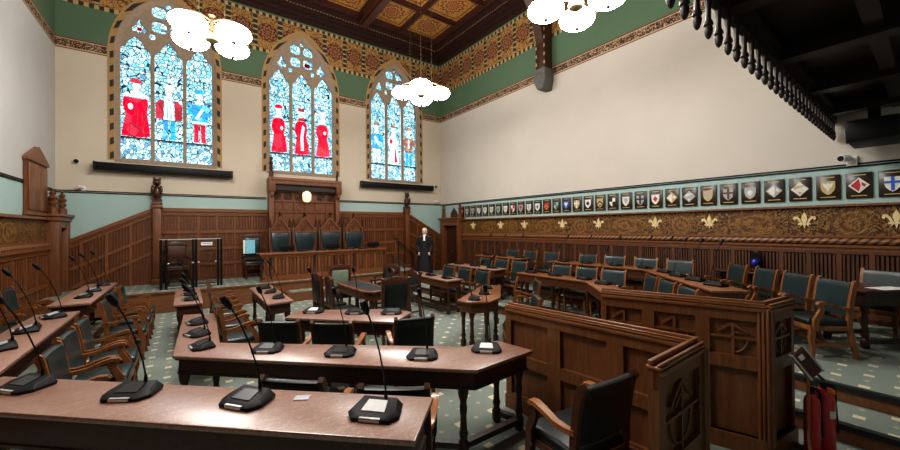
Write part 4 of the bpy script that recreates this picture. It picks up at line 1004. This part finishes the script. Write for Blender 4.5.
# ------------------------------------------------------------------ panelled screens in front
def scr(name, label, A, B, C, h, up, motif_ret, th=.03, motif=False, cols=3):
    """A-B the long side (its face looks to the left when walking A to B ... towards the camera), B-C the return"""
    t = thing(name, label, 'screen', (A[0], A[1], 0)); o = Vector((*A, 0))
    def side(P, Q, cols, nm, hi, carved, mirror):
        pf = PF(P, Q, mirror); pf.O = pf.O - o; L = pf.L
        m = MB(); pf.box(m, 0, L, -th, 0, 0, h - .05)
        cw = L / cols; sw = min(.18, cw * .24); r0, r1, r2, r3 = .0, hi[0], hi[1], h - .05
        for i in range(cols + 1): pf.box(m, max(0, i * cw - sw / 2), min(L, i * cw + sw / 2), 0, .035, 0, r3)
        pf.box(m, 0, L, 0, .036, 0, r1); pf.box(m, 0, L, 0, .036, hi[1] - .05, hi[1] + .06); pf.box(m, 0, L, 0, .036, r3 - .12, r3); pf.box(m, 0, L, 0, .055, 0, .14)
        m.build(nm, 'screen_wood', t, smooth=False)
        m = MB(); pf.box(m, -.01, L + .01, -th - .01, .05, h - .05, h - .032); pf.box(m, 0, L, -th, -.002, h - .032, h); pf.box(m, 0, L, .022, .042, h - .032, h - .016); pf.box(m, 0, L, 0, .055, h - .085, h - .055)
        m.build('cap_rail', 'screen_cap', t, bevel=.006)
        if carved:
            for i in range(cols):
                m = MB(); c = (i + .5) * cw; w = (cw - sw) / 2; zb, zt = (hi[1] + .06, r3 - .12); zc = (zb + zt) / 2; hh = (zt - zb) / 2
                def P3(a, b, n=.014): return pf.O + pf.t * a + pf.n * n + Vector((0, 0, b))
                m.bar(P3(c, zb), P3(c, zt - .03), .02, .026, pf.n); m.bar(P3(c - w, zc), P3(c + w, zc), .02, .026, pf.n)
                m.bar(P3(c, zt - .03), P3(c - w * .62, zc + hh * .30), .02, .024, pf.n)
                if i == cols - 1: m.bar(P3(c, zt - .03), P3(c + w * .62, zc + hh * .30), .02, .024, pf.n); m.bar(P3(c, zt - .10), P3(c + w * .36, zc + hh * .25), .015, .02, pf.n)
                a0_ = PI if cols == 1 else 1.5 * PI
                pts = [P3(c + w * .62 * math.cos(a0_ + (2 * PI - a0_) * j / 8), zc + hh * .85 * math.sin(a0_ + (2 * PI - a0_) * j / 8)) for j in range(9)]
                m.tube(pts, .009, 6); m.build('carved_emblem', 'screen_wood', t)
    side(A, B, cols, 'screen_panel', up, motif, True)
    side(B, C, 1, 'return_panel', (up[0], up[1]) if motif_ret != 2 else (.14, .40), motif_ret, motif_ret != 2)
    m = MB(); m.box(B[0] - o.x - .045, B[0] - o.x + .045, B[1] - o.y - .045, B[1] - o.y + .045, 0, h - .05)
    for q in (-.028, .0, .028): m.lathe([(.012, .1), (.012, h - .06)], (B[0] - o.x - .047, B[1] - o.y + q, 0), 8); m.lathe([(.012, .1), (.012, h - .06)], (B[0] - o.x + q, B[1] - o.y - .047, 0), 8)
    m.build('corner_post', 'screen_wood', t, bevel=.006)
    return t
scr('panelled_screen', 'nearer oak panelled screen with plain recessed panels and one carved return', (2.78, 2.74), (2.95, 1.02), (2.24, 1.01), 1.10, (.16, .52), 2)
scr('panelled_screen', 'farther oak panelled screen with carved upper panels, beside the fire extinguishers', (3.45, 2.05), (3.84, .84), (4.30, .78), 1.27, (.14, .74), 1, motif=True)

# ------------------------------------------------------------------ fire extinguishers and sign stand
def exting(label, x, y, r, h, z=0):
    t = thing('fire_extinguisher', label, 'fire extinguisher', (x, y, z))
    m = MB(); m.lathe([(r * .9, 0), (r, .012), (r, h * .78), (r * .9, h * .86), (r * .5, h * .92), (r * .3, h * .95)], (0, 0, 0), 18); m.build('cylinder', 'red', t)
    m = MB(); m.lathe([(.02, h * .94), (.022, h * 1.0), (.03, h * 1.0), (.03, h * 1.03)], (0, 0, 0), 10); m.bar((0, 0, h * 1.03), (-.07, -.06, h * 1.06), .02, .012); m.bar((0, 0, h * 1.07), (.09, .05, h * 1.09), .02, .012); m.build('valve', 'black', t)
    m = MB(); m.tube([(.02, -.02, h), (r * .9, -r * .8, h * .95), (r * .95, -r * .8, h * .7), (r * .7, -r * 1.0, h * .3)], .012, 8); m.build('hose', 'black', t)
    m = MB()
    pts = []
    for i in range(7):
        a = -PI * .80 + i * .12; pts += [(r * 1.01 * math.cos(a), r * 1.01 * math.sin(a))]
    vs = [(x_, y_, h * (.55 if r > .07 else .25)) for x_, y_ in pts] + [(x_, y_, h * .66) for x_, y_ in pts]
    m.add(vs, [(i, i + 1, 8 + i, 7 + i) for i in range(6)]); m.build('printed_label', 'white_plastic' if r > .07 else 'red', t)
    if r > .07:
        m = MB(); m.bar((-.03, -.05, h * .93), (.07, -.02, h * .90), .05, .03); m.build('orange_tag', 'orange', t)
    return t
exting('larger red fire extinguisher with orange tag, right of the two by the carved screen', 4.30, .57, .072, .56)
exting('narrow red fire extinguisher, left of the two by the carved screen', 4.16, .62, .052, .54)
t = thing('sign_stand', 'bent metal stand holding a small tilted sign above the fire extinguishers', 'sign', (4.02, .62, 0))
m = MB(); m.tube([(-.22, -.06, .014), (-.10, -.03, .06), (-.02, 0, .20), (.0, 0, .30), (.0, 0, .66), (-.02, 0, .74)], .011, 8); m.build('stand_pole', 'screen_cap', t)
Lv = Vector((.50, -.37, -.78)).normalized(); Wv = Vector((.46, -.34, .50)); Wv = (Wv - Lv * Wv.dot(Lv)).normalized(); Nv = Wv.cross(Lv); Cv = Vector((-.04, .0, .80))
Rm = Matrix((Wv, Nv, Lv)).transposed().to_4x4(); Rm.translation = Cv
m = MB(); m.box(-.055, .055, -.010, .010, -.12, .12, Rm); m.build('sign_frame', 'brown_leather', t, bevel=.004)
m = MB(); m.box(-.042, .042, -.013, .013, -.10, .10, Rm); m.build('sign_face', 'crate', t)
m = MB(); m.box(-.03, .01, -.016, .016, -.09, -.05, Rm); m.build('sign_symbol', 'white', t)
for s_ in (-1, 1): m = MB(); m.box(s_ * .058 - .007, s_ * .058 + .007, -.016, .016, -.125, .125, Rm); m.build('sign_edge', 'silver', t)

# ------------------------------------------------------------------ pendants
def pendant(x, y, z, rz, label):
    t = thing('pendant_light', label, 'lamp', (x, y, z), rz, 'four-globe pendant lights')
    for i in range(4):
        a = PI / 2 * i; px, py = .48 * math.cos(a), .48 * math.sin(a)
        m = MB(); m.ball((px, py, 0), .30, .30, .155, 24, 12); gl = m.build('globe', 'globe', t)
        m = MB(); m.lathe([(.005, -.20), (.03, -.185), (.04, -.150), (.02, -.145)], (px, py, 0), 10); m.build('finial', 'black_metal', gl)
        m = MB(); m.tube([(px, py, .16), (px, py, .24), (px * .5, py * .5, .30), (0, 0, .30)], .018, 8); m.lathe([(.09, .145), (.09, .19), (.03, .21)], (px, py, 0), 12); m.build('arm', 'dark_brass', t)
        m = MB(); m.tube([(px * .6, py * .6, .36), (px * .6, py * .6, CZ - z)], .006, 6); m.build('suspension_rod', 'dark_brass', t)
    m = MB(); m.lathe([(.02, -.12), (.11, -.08), (.13, -.02), (.11, .05), (.04, .10), (.03, .36), (.06, .4)], (0, 0, 0), 14); m.build('hub', 'dark_brass', t)
    return t
PZ = 5.55
pendant(.40, 8.05, PZ, .72, 'four-globe pendant light in front of the left window')
pendant(5.12, 8.2, PZ, 1.0, 'four-globe pendant light in front of the right window')
pendant(5.14, 3.44, PZ, .56, 'four-globe pendant light beside the wall post, cut by the top edge')

# ------------------------------------------------------------------ public gallery overhead
t = thing('gallery', 'dark overhanging gallery with a fringe of turned drop pendants', 'gallery', (0, 0, 0)); GY = 1.0; GZ = 3.60
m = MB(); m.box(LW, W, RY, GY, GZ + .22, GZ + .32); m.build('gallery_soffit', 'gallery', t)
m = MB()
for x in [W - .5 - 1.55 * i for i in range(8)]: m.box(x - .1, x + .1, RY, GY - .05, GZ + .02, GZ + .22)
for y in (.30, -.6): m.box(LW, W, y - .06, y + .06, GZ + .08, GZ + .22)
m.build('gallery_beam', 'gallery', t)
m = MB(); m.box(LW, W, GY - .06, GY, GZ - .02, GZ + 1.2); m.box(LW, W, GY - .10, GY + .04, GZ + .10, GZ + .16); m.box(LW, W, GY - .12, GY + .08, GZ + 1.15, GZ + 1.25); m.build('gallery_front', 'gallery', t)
d0 = None
for i in range(31):
    x = W - .12 - .211 * i
    if x < 2.2: break
    if d0 is None:
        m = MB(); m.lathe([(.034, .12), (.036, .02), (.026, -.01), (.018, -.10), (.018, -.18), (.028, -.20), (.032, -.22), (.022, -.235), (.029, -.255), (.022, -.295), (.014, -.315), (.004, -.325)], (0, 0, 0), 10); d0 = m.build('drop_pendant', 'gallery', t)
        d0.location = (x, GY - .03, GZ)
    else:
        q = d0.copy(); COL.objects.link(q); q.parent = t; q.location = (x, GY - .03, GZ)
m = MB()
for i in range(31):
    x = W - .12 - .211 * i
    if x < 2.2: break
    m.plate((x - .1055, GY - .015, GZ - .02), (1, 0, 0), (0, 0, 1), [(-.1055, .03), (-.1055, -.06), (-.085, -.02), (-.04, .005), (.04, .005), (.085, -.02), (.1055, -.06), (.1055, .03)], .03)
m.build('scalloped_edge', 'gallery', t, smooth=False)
t = thing('projector', 'black box projector hung under the dark gallery by the right wall', 'projector', (8.05, .50, 3.08))
m = MB(); m.box(-.42, .42, -.25, .25, 0, .30); m.build('projector_case', 'black', t, bevel=.03)
m = MB(); m.box(-.06, .06, -.06, .06, .30, .52); m.build('ceiling_mount', 'black_metal', t)
m = MB(); m.tube([(.2, .25, .15), (.2, .30, .15)], [.08, .09], 14); m.build('lens', 'black_metal', t)
m = MB(); m.ball((.36, -.2, .28), .02); m.build('indicator', 'silver', t)
# CCTV camera on the right wall and small sensors
t = thing('security_camera', 'white bullet security camera on the wall below the gallery', 'camera', (W - .02, .78, 2.90))
m = MB(); m.box(-.05, .02, -.06, .06, -.06, .1); m.build('wall_mount', 'white_plastic', t, bevel=.01)
m = MB(); m.tube([(-.04, -.02, .05), (-.12, .03, .06), (-.13, .03, .06), (-.25, .10, .05)], [.02, .02, .055, .055], 12); m.build('camera_body', 'white_plastic', t)
m = MB(); m.tube([(-.25, .10, .05), (-.262, .107, .049)], [.045, .04], 12); m.build('lens', 'black', t)
def sensor(label, x, z, cam):
    t = thing('wall_mounted_camera' if cam else 'wall_mounted_sensor', label, 'camera' if cam else 'sensor', (x, D, z))
    m = MB(); m.lathe([(.06, 0), (.06, .03), (.05, .04)], (0, 0, 0), 14); m.xf(Matrix.Rotation(PI / 2, 4, 'X')); m.build('mount_plate', 'white_plastic', t)
    m = MB()
    if cam: m.tube([(0, -.03, 0), (0, -.08, .03), (-.07, -.2, .02), (.05, -.1, .02)][:3], [.02, .03, .045], 10)
    else: m.ball((0, -.06, 0), .05)
    m.build('camera_body' if cam else 'dome', 'white_plastic' if cam else 'black', t)
    return t
sensor('small dark dome sensor on the cream wall left of the left window', -2.16, 3.62, False)
sensor('small white camera at the picture rail near the left corner', -2.05, 2.96, True)
sensor('tiny dark dome sensor right of the black bar under the right window', 8.42, 3.62, False)
sensor('small white camera at the picture rail near the right corner', 8.42, 2.98, True)
# black bars below outer windows
for x0, x1, l in ((-1.82, 1.08, 'long black bar housing mounted on the wall under the left window'), (5.1, 8.15, 'long black bar housing mounted on the wall under the right window')):
    t = thing('wall_mounted_bar', l, 'wall bar', ((x0 + x1) / 2, D - .02, 3.52)); h = (x1 - x0) / 2
    m = MB(); m.box(-h, h, -.24, -.04, -.09, .10); m.build('bar_housing', 'black', t, bevel=.02)
    for q in (-h, h): m = MB(); m.box(q - .02, q + .02, -.25, -.03, -.10, .11); m.build('end_cap', 'black_metal', t)
    m = MB()
    for x in (-h * .7, 0, h * .7): m.box(x - .05, x + .05, -.06, .02, -.05, .06)
    m.build('bracket', 'black_metal', t)

# ------------------------------------------------------------------ wall post with stone corbel
t = thing('wall_post', 'dark painted roof post rising from a grey stone corbel on the right wall', 'post', (W, 6.80, 5.90))
m = MB(); m.plate((-.001, -.22, 0), (0, 1, 0), (0, 0, 1), [(.08, 0), (.30, .02), (.44, .30), (.44, .62), (0, .62), (0, .30)], -.42); m.ball((-.34, 0, .36), .12, .18, .22); m.ball((-.22, 0, .14), .12, .14, .12); m.build('stone_corbel', 'corbel', t, bevel=.03)
m = MB(); m.box(-.34, -.001, -.17, .17, .60, 3.0); m.build('post_shaft', 'panel_dark', t, bevel=.02)
k = N('chequer_edge'); o = k.xyz(); ck = k.gt(k.math('SINE', k.mul(o[2], 26)), .35); k.principled(k.mix(ck, (.02, .012, .008), (.55, .36, .2)), .6); M['chequer'] = k.m
m = MB()
for s in (-1, 1): m.box(-.352, -.34, s * .145 - .018, s * .145 + .018, .66, 2.9)
m.build('chequered_edge', 'chequer', t, smooth=False)
m = MB(); m.sweep([(-.25, 0, 1.4), (-.45, 0, 2.1), (-.9, 0, 2.75), (-1.7, 0, 3.2)], .26, .22, (0, 1, 0)); m.build('curved_brace', 'panel_dark', t)

# ------------------------------------------------------------------ shield plaques
us = [11.04, 10.68, 10.32, 9.96, 9.63, 9.29, 8.93, 8.56, 8.21, 7.86, 7.52, 7.18, 6.82, 6.48, 6.14, 5.79, 5.43, 5.09, 4.74, 4.40, 4.06, 3.72, 3.38, 3.05, 2.72, 2.38, 2.04, 1.70, 1.35, 1.01, .68, .37]
ys = [10.98 - i * (10.98 - .37) / 31 for i in range(32)]
def em(nm, c): M[nm] = plain(nm, c, .4, var=.05); return nm
WHT, SIL, GLD, RED, BLU, BLK, GRN, BRN = em('enamel_white', (.75, .74, .68)), em('enamel_silver', (.42, .43, .42)), em('enamel_gold', (.55, .42, .18)), em('enamel_red', (.5, .03, .03)), em('enamel_blue', (.03, .12, .5)), em('enamel_black', (.02, .02, .02)), em('enamel_green', (.06, .22, .16)), em('enamel_brown', (.12, .05, .03))
M['board'] = wood('plaque_board', (.018, .010, .006), (.045, .022, .012), 'z', .35, .3)
S_, L_ = 's', 'l'
SPEC = [(S_, RED, WHT), (S_, SIL, GRN), (S_, SIL, BLK), (S_, WHT, SIL), (S_, WHT, SIL), (S_, WHT, GLD), (S_, SIL, GRN), (S_, WHT, GLD), (S_, WHT, RED), (S_, SIL, RED), (S_, WHT, SIL), (S_, WHT, GRN), (S_, RED, GLD), (S_, GRN, SIL), (S_, BLU, WHT), (S_, GLD, WHT), (S_, WHT, BLK), (S_, GLD, BLK), (S_, BLK, WHT), (S_, WHT, SIL), (S_, SIL, BLK), (S_, WHT, RED), (L_, GLD, WHT), (L_, SIL, WHT), (S_, GLD, SIL), (S_, SIL, BRN), (S_, SIL, WHT), (L_, SIL, WHT), (L_, WHT, GLD), (S_, GLD, WHT), (L_, WHT, RED), (S_, WHT, BLU)]
NM = {WHT: 'white', SIL: 'silver', GLD: 'gold', RED: 'red', BLU: 'blue', BLK: 'black', GRN: 'green', BRN: 'brown'}
SH = [(-.085, .10), (.085, .10), (.085, 0), (.07, -.06), (.035, -.105), (0, -.13), (-.035, -.105), (-.07, -.06), (-.085, 0)]
LZ = [(0, .125), (.115, 0), (0, -.125), (-.115, 0)]
boards = MB(); boards.box(-.03, 0, -.142, .142, -.205, .205)
bd0 = None
for i, (y, (kind, c1, c2)) in enumerate(zip(ys, SPEC)):
    n_end = i
    t = thing('wall_mounted_shield_plaque', 'dark plaque with %s and %s %s emblem, %s from the far corner' % (NM[c1], NM[c2], 'shield' if kind == 's' else 'lozenge', ORD[i]), 'plaque', (W - .004, y, 2.52), 0, 'shield plaques along the right wall')
    if bd0 is None: bd0 = boards.build('board', 'board', t, bevel=.008)
    else: q = bd0.copy(); COL.objects.link(q); q.parent = t
    ux, uy = (0, -1, 0), (0, 0, 1); base = SH if kind == 's' else LZ
    m = MB(); m.plate((-.03, 0, 0), ux, uy, base, .014); s_ = m.build('emblem', c1, t, smooth=False)
    m = MB(); v = 0 if i == 31 else i % 5
    if kind == 's':
        if v == 0: m.plate((-.044, 0, 0), ux, uy, [(-.085, .0), (.085, .0), (.085, .035), (-.085, .035)], .003); m.plate((-.044, 0, 0), ux, uy, [(-.018, -.11), (.018, -.11), (.018, .10), (-.018, .10)], .0035)
        elif v == 1: m.plate((-.044, 0, 0), ux, uy, [(0, .06), (.05, 0), (0, -.07), (-.05, 0)], .003)
        elif v == 2: m.plate((-.044, 0, 0), ux, uy, [(-.075, -.02), (0, .05), (.075, -.02), (.075, -.055), (0, .015), (-.075, -.055)], .003); m.plate((-.044, 0, 0), ux, uy, [(-.02, -.10), (.02, -.10), (.02, -.06), (-.02, -.06)], .003)
        elif v == 3:
            m.plate((-.044, 0, 0), ux, uy, [(0, .095), (.08, .095), (.08, 0), (0, 0)], .003); m.plate((-.044, 0, 0), ux, uy, [(-.08, 0), (0, 0), (0, -.12), (-.04, -.095), (-.07, -.055)], .003)
        else:
            m.plate((-.044, 0, 0), ux, uy, [(-.06, .07), (-.02, .05), (0, .075), (.02, .05), (.06, .07), (.045, 0), (.02, -.02), (0, -.085), (-.02, -.02), (-.045, 0)], .003)
    else:
        if v % 2: m.plate((-.044, 0, 0), ux, uy, [(-.05, .065), (.05, .065), (.068, .05), (-.068, .0), (-.09, .02)][:5], .003); m.plate((-.044, 0, 0), ux, uy, [(-.03, -.05), (.03, -.05), (.0, -.10)], .003)
        else: m.plate((-.044, 0, 0), ux, uy, [(0, .10), (.02, .0), (0, -.10), (-.09, 0)], .003); m.plate((-.044, 0, 0), ux, uy, [(.03, .05), (.08, .01), (.06, -.03), (.03, 0)], .003)
    m.build('emblem_charge', c2, s_, smooth=False)
    for zz, wd in ((.165, .075), (-.165, .085)): m = MB(); m.box(-.033, -.030, -wd, wd, zz - .007, zz + .007); m.build('gilt_caption', 'enamel_gold', t, smooth=False)

# ------------------------------------------------------------------ honours board on the left wall
t = thing('wall_mounted_honours_board', 'tall gabled oak honours board with two leaves on the left wall', 'board', (LW + .01, 10.93, 2.28))
m = MB(); m.box(0, .05, -.60, .60, 0, 1.03); m.plate((.05, -.60, 1.03), (0, 1, 0), (0, 0, 1), [(0, 0), (1.2, 0), (.6, .30)], .001); m.build('board_back', 'panel', t, smooth=False)
m = MB(); m.plate((0, -.65, 1.03), (0, 1, 0), (0, 0, 1), [(0, 0), (1.30, 0), (1.30, .05), (.65, .34), (0, .05)], .08); m.box(0, .08, -.64, .64, -.04, .02); m.build('gable', 'moulding', t, smooth=False)
for s in (-1, 1):
    m = MB(); a, b = sorted((s * .02, s * .56)); m.box(.05, .07, a, b, .06, .98); m.build('board_leaf', 'moulding', t, bevel=.008)

# ------------------------------------------------------------------ blue glass lamp and cup behind the back right row
t = thing('desk_lamp', 'glossy blue glass ball in a black holder on the dark ledge', 'lamp', (8.47, 1.97, T2 + .715))
m = MB(); m.lathe([(.07, 0), (.07, .012), (.015, .02), (.012, .08)], (0, 0, 0), 12); m.box(.02, .04, -.07, .07, .06, .36); m.box(-.01, .03, -.02, .02, .05, .09); m.build('lamp_stand', 'black_metal', t)
m = MB(); m.ball((-.045, 0, .18), .06, .06, .065, 16, 10); m.build('glass_ball', 'blue', t)
t = thing('wall_shelf', 'narrow dark oak ledge behind the angled back right chairs', 'shelf', (8.5, 2.1, T2 + .68))
m = MB(); m.box(-.17, .18, -.5, .5, 0, .035); m.build('shelf_board', 'leg', t, bevel=.006)
for q in (-.47, .47): m = MB(); m.box(.08, .18, q - .03, q + .03, -.2, 0); m.build('shelf_bracket', 'leg', t)
t = thing('cup', 'white cup with saucer on the ledge beside the blue glass ball', 'cup', (8.42, 2.16, T2 + .715))
m = MB(); m.lathe([(.03, .01), (.045, .03), (.06, .09), (.055, .092), (.04, .035), (.02, .02)], (0, 0, 0), 14); m.build('cup_body', 'white_plastic', t)
m = MB(); m.lathe([(.04, 0), (.085, .012), (.08, .016), (.04, .008)], (0, 0, 0), 16); m.build('saucer', 'white_plastic', t)

# ------------------------------------------------------------------ robed person by the right-hand stair
def person():
    t = thing('person', 'person standing in long black robe, white wig and white neck bands beside the stair', 'person', (6.82, 10.78, T1), face(-.62, -.78))
    V = []; Ed = []; R = []
    def v(p, r, par=None):
        V.append(p); R.append(r)
        if par is not None: Ed.append((par, len(V) - 1))
        return len(V) - 1
    pel = v((0, 0, .94), .13); sp = v((0, -.01, 1.16), .115, pel); ch = v((0, 0, 1.34), .135, sp); nk = v((0, .01, 1.475), .052, ch)
    jw = v((0, .03, 1.545), .062, nk); hd = v((0, .015, 1.62), .086, jw); tp = v((0, .0, 1.685), .07, hd); v((0, .112, 1.60), .013, hd)
    for s in (-1, 1):
        v((s * .088, .0, 1.60), .014, hd)
        sh = v((s * .16, 0, 1.395), .062, ch); el = v((s * .225, -.04, 1.12), .043, sh); wr = v((s * .20, .12, .95), .03, el)
        pm = v((s * .185, .17, .905), .03, wr); kn = v((s * .178, .20, .875), .03, pm)
        for k, ln in ((-1.5, .062), (-.5, .072), (.5, .068), (1.5, .052)):
            a = v((s * .178 + k * .018, .222, .845), .0085, kn); b = v((s * .178 + k * .019, .232, .845 - ln * .55), .0078, a); v((s * .178 + k * .019, .222, .845 - ln), .0068, b)
        a = v((s * .15, .19, .89), .010, pm); v((s * .135, .215, .85), .008, a)
        hp = v((s * .09, 0, .86), .085, pel); k_ = v((s * .095, .02, .48), .055, hp); an = v((s * .10, -.01, .09), .04, k_); v((s * .115, .14, .035), .035, an)
    me = bpy.data.meshes.new('person_body'); me.from_pydata(V, Ed, []); me.materials.append(M['skin'])
    o = bpy.data.objects.new('body', me); COL.objects.link(o); o.parent = t
    m = o.modifiers.new('skin', 'SKIN'); m.use_smooth_shade = True
    for i, sv in enumerate(me.skin_vertices[0].data): sv.radius = (R[i], R[i]); sv.use_root = (i == 0)
    s2 = o.modifiers.new('sub', 'SUBSURF'); s2.levels = 1; s2.render_levels = 2
    # robe
    rings = [(.04, .30, .24, .02), (.3, .275, .22, .02), (.7, .24, .18, .01), (.95, .215, .165, .0), (1.15, .20, .15, 0), (1.30, .215, .15, 0), (1.40, .20, .125, 0), (1.455, .12, .09, .0), (1.48, .075, .07, .005)]
    mb = MB(); n = 28; vs = []
    for z, a, b, yo in rings:
        for i in range(n):
            q = 2 * PI * i / n; f = 1 + .045 * math.cos(9 * q) * max(0, 1.2 - z)
            vs.append((a * f * math.cos(q), yo + b * f * math.sin(q), z))
    fs = [(j * n + i, j * n + (i + 1) % n, (j + 1) * n + (i + 1) % n, (j + 1) * n + i) for j in range(len(rings) - 1) for i in range(n)] + [tuple(range(n - 1, -1, -1))]
    mb.add(vs, fs); mb.build('robe', 'robe', t)
    for s in (-1, 1):
        mb = MB(); mb.tube([(s * .13, 0, 1.42), (s * .20, -.01, 1.30), (s * .245, -.04, 1.12), (s * .228, .05, 1.0), (s * .205, .13, .92), (s * .195, .165, .87)], [.075, .085, .085, .09, .095, .095], 14); mb.build('robe_sleeve', 'robe', t)
    mb = MB(); mb.add([(-.05, .075, 1.49), (.05, .075, 1.49), (.028, .155, 1.39), (.038, .17, 1.29), (-.038, .17, 1.29), (-.028, .155, 1.39), (0, .10, 1.47), (0, .175, 1.38), (0, .185, 1.29)], [(0, 6, 7, 5), (6, 1, 2, 7), (5, 7, 8, 4), (7, 2, 3, 8)]); mb.build('neck_bands', 'white', t)
    mb = MB(); mb.lathe([(.07, 0), (.075, .02), (.066, .045)], (0, .012, 1.465), 14); mb.build('collar', 'white', t)
    mb = MB(); mb.ball((0, -.03, 1.665), .092, .092, .082, 16, 10, -.2, 1)
    for s in (-1, 1):
        for k in range(2): mb.ball((s * .082, -.055, 1.605 - .04 * k), .018, .04, .02, 8, 6)
    mb.ball((0, -.10, 1.52), .06, .035, .05, 8, 6); mb.build('wig', 'wig', t)
    for s in (-1, 1):
        mb = MB(); mb.ball((s * .032, .098, 1.615), .010, .006, .007, 8, 6); mb.build('eye', 'black', t)
    mb = MB(); mb.ball((0, .098, 1.553), .022, .008, .006, 8, 6); mb.build('mouth', 'crate', t)
    for s in (-1, 1):
        mb = MB(); mb.ball((s * .115, .09, .05), .05, .12, .045, 10, 8); mb.build('shoe', 'black', t)
person()

# ------------------------------------------------------------------ camera
f_px, yaw, pit, rol, EYE = 357.25, .6353, .00692, -.0099, 1.91
F = Vector((math.sin(yaw) * math.cos(pit), math.cos(yaw) * math.cos(pit), math.sin(pit)))
r0 = Vector((math.cos(yaw), -math.sin(yaw), 0)); u0 = r0.cross(F)
r_ = r0 * math.cos(rol) + u0 * math.sin(rol); u_ = -r0 * math.sin(rol) + u0 * math.cos(rol)
cam = bpy.data.cameras.new('camera'); cam.sensor_width = 36; cam.lens = f_px * 36 / 900; cam.clip_start = .05; cam.clip_end = 100
co = bpy.data.objects.new('camera', cam); COL.objects.link(co)
mw = Matrix((r_, u_, -F)).transposed().to_4x4(); mw.translation = (0, 0, EYE); co.matrix_world = mw
SC.camera = co

# ------------------------------------------------------------------ light
wd = bpy.data.worlds.new('daylight'); SC.world = wd; wd.use_nodes = True
bg = wd.node_tree.nodes['Background']; bg.inputs[0].default_value = (.88, .95, 1, 1); bg.inputs[1].default_value = 1.45
def point(x, y, z, e, r=.35, col=(1, .96, .91)):
    l = bpy.data.lights.new('lamp_light', 'POINT'); l.energy = e; l.shadow_soft_size = r; l.color = col
    o = bpy.data.objects.new('lamp_light', l); COL.objects.link(o); o.location = (x, y, z)
# the fourth pendant of the grid hangs just above the frame
point(.4, 3.6, PZ, 420, 1.0)
# unseen fill lights added under the gallery behind the viewer
point(2.0, -1.6, 3.2, 8, .2); point(6.5, -1.6, 3.2, 8, .2)
cy = SC.cycles
cy.use_denoising = True
cy.max_bounces = 8; cy.diffuse_bounces = 4; cy.glossy_bounces = 3; cy.transmission_bounces = 4; cy.transparent_max_bounces = 12
cy.sample_clamp_indirect = 6
cy.caustics_reflective = False; cy.caustics_refractive = False
vs_ = SC.view_settings; vs_.view_transform = 'Standard'; vs_.look = 'Medium High Contrast'; vs_.exposure = .52; vs_.gamma = 1
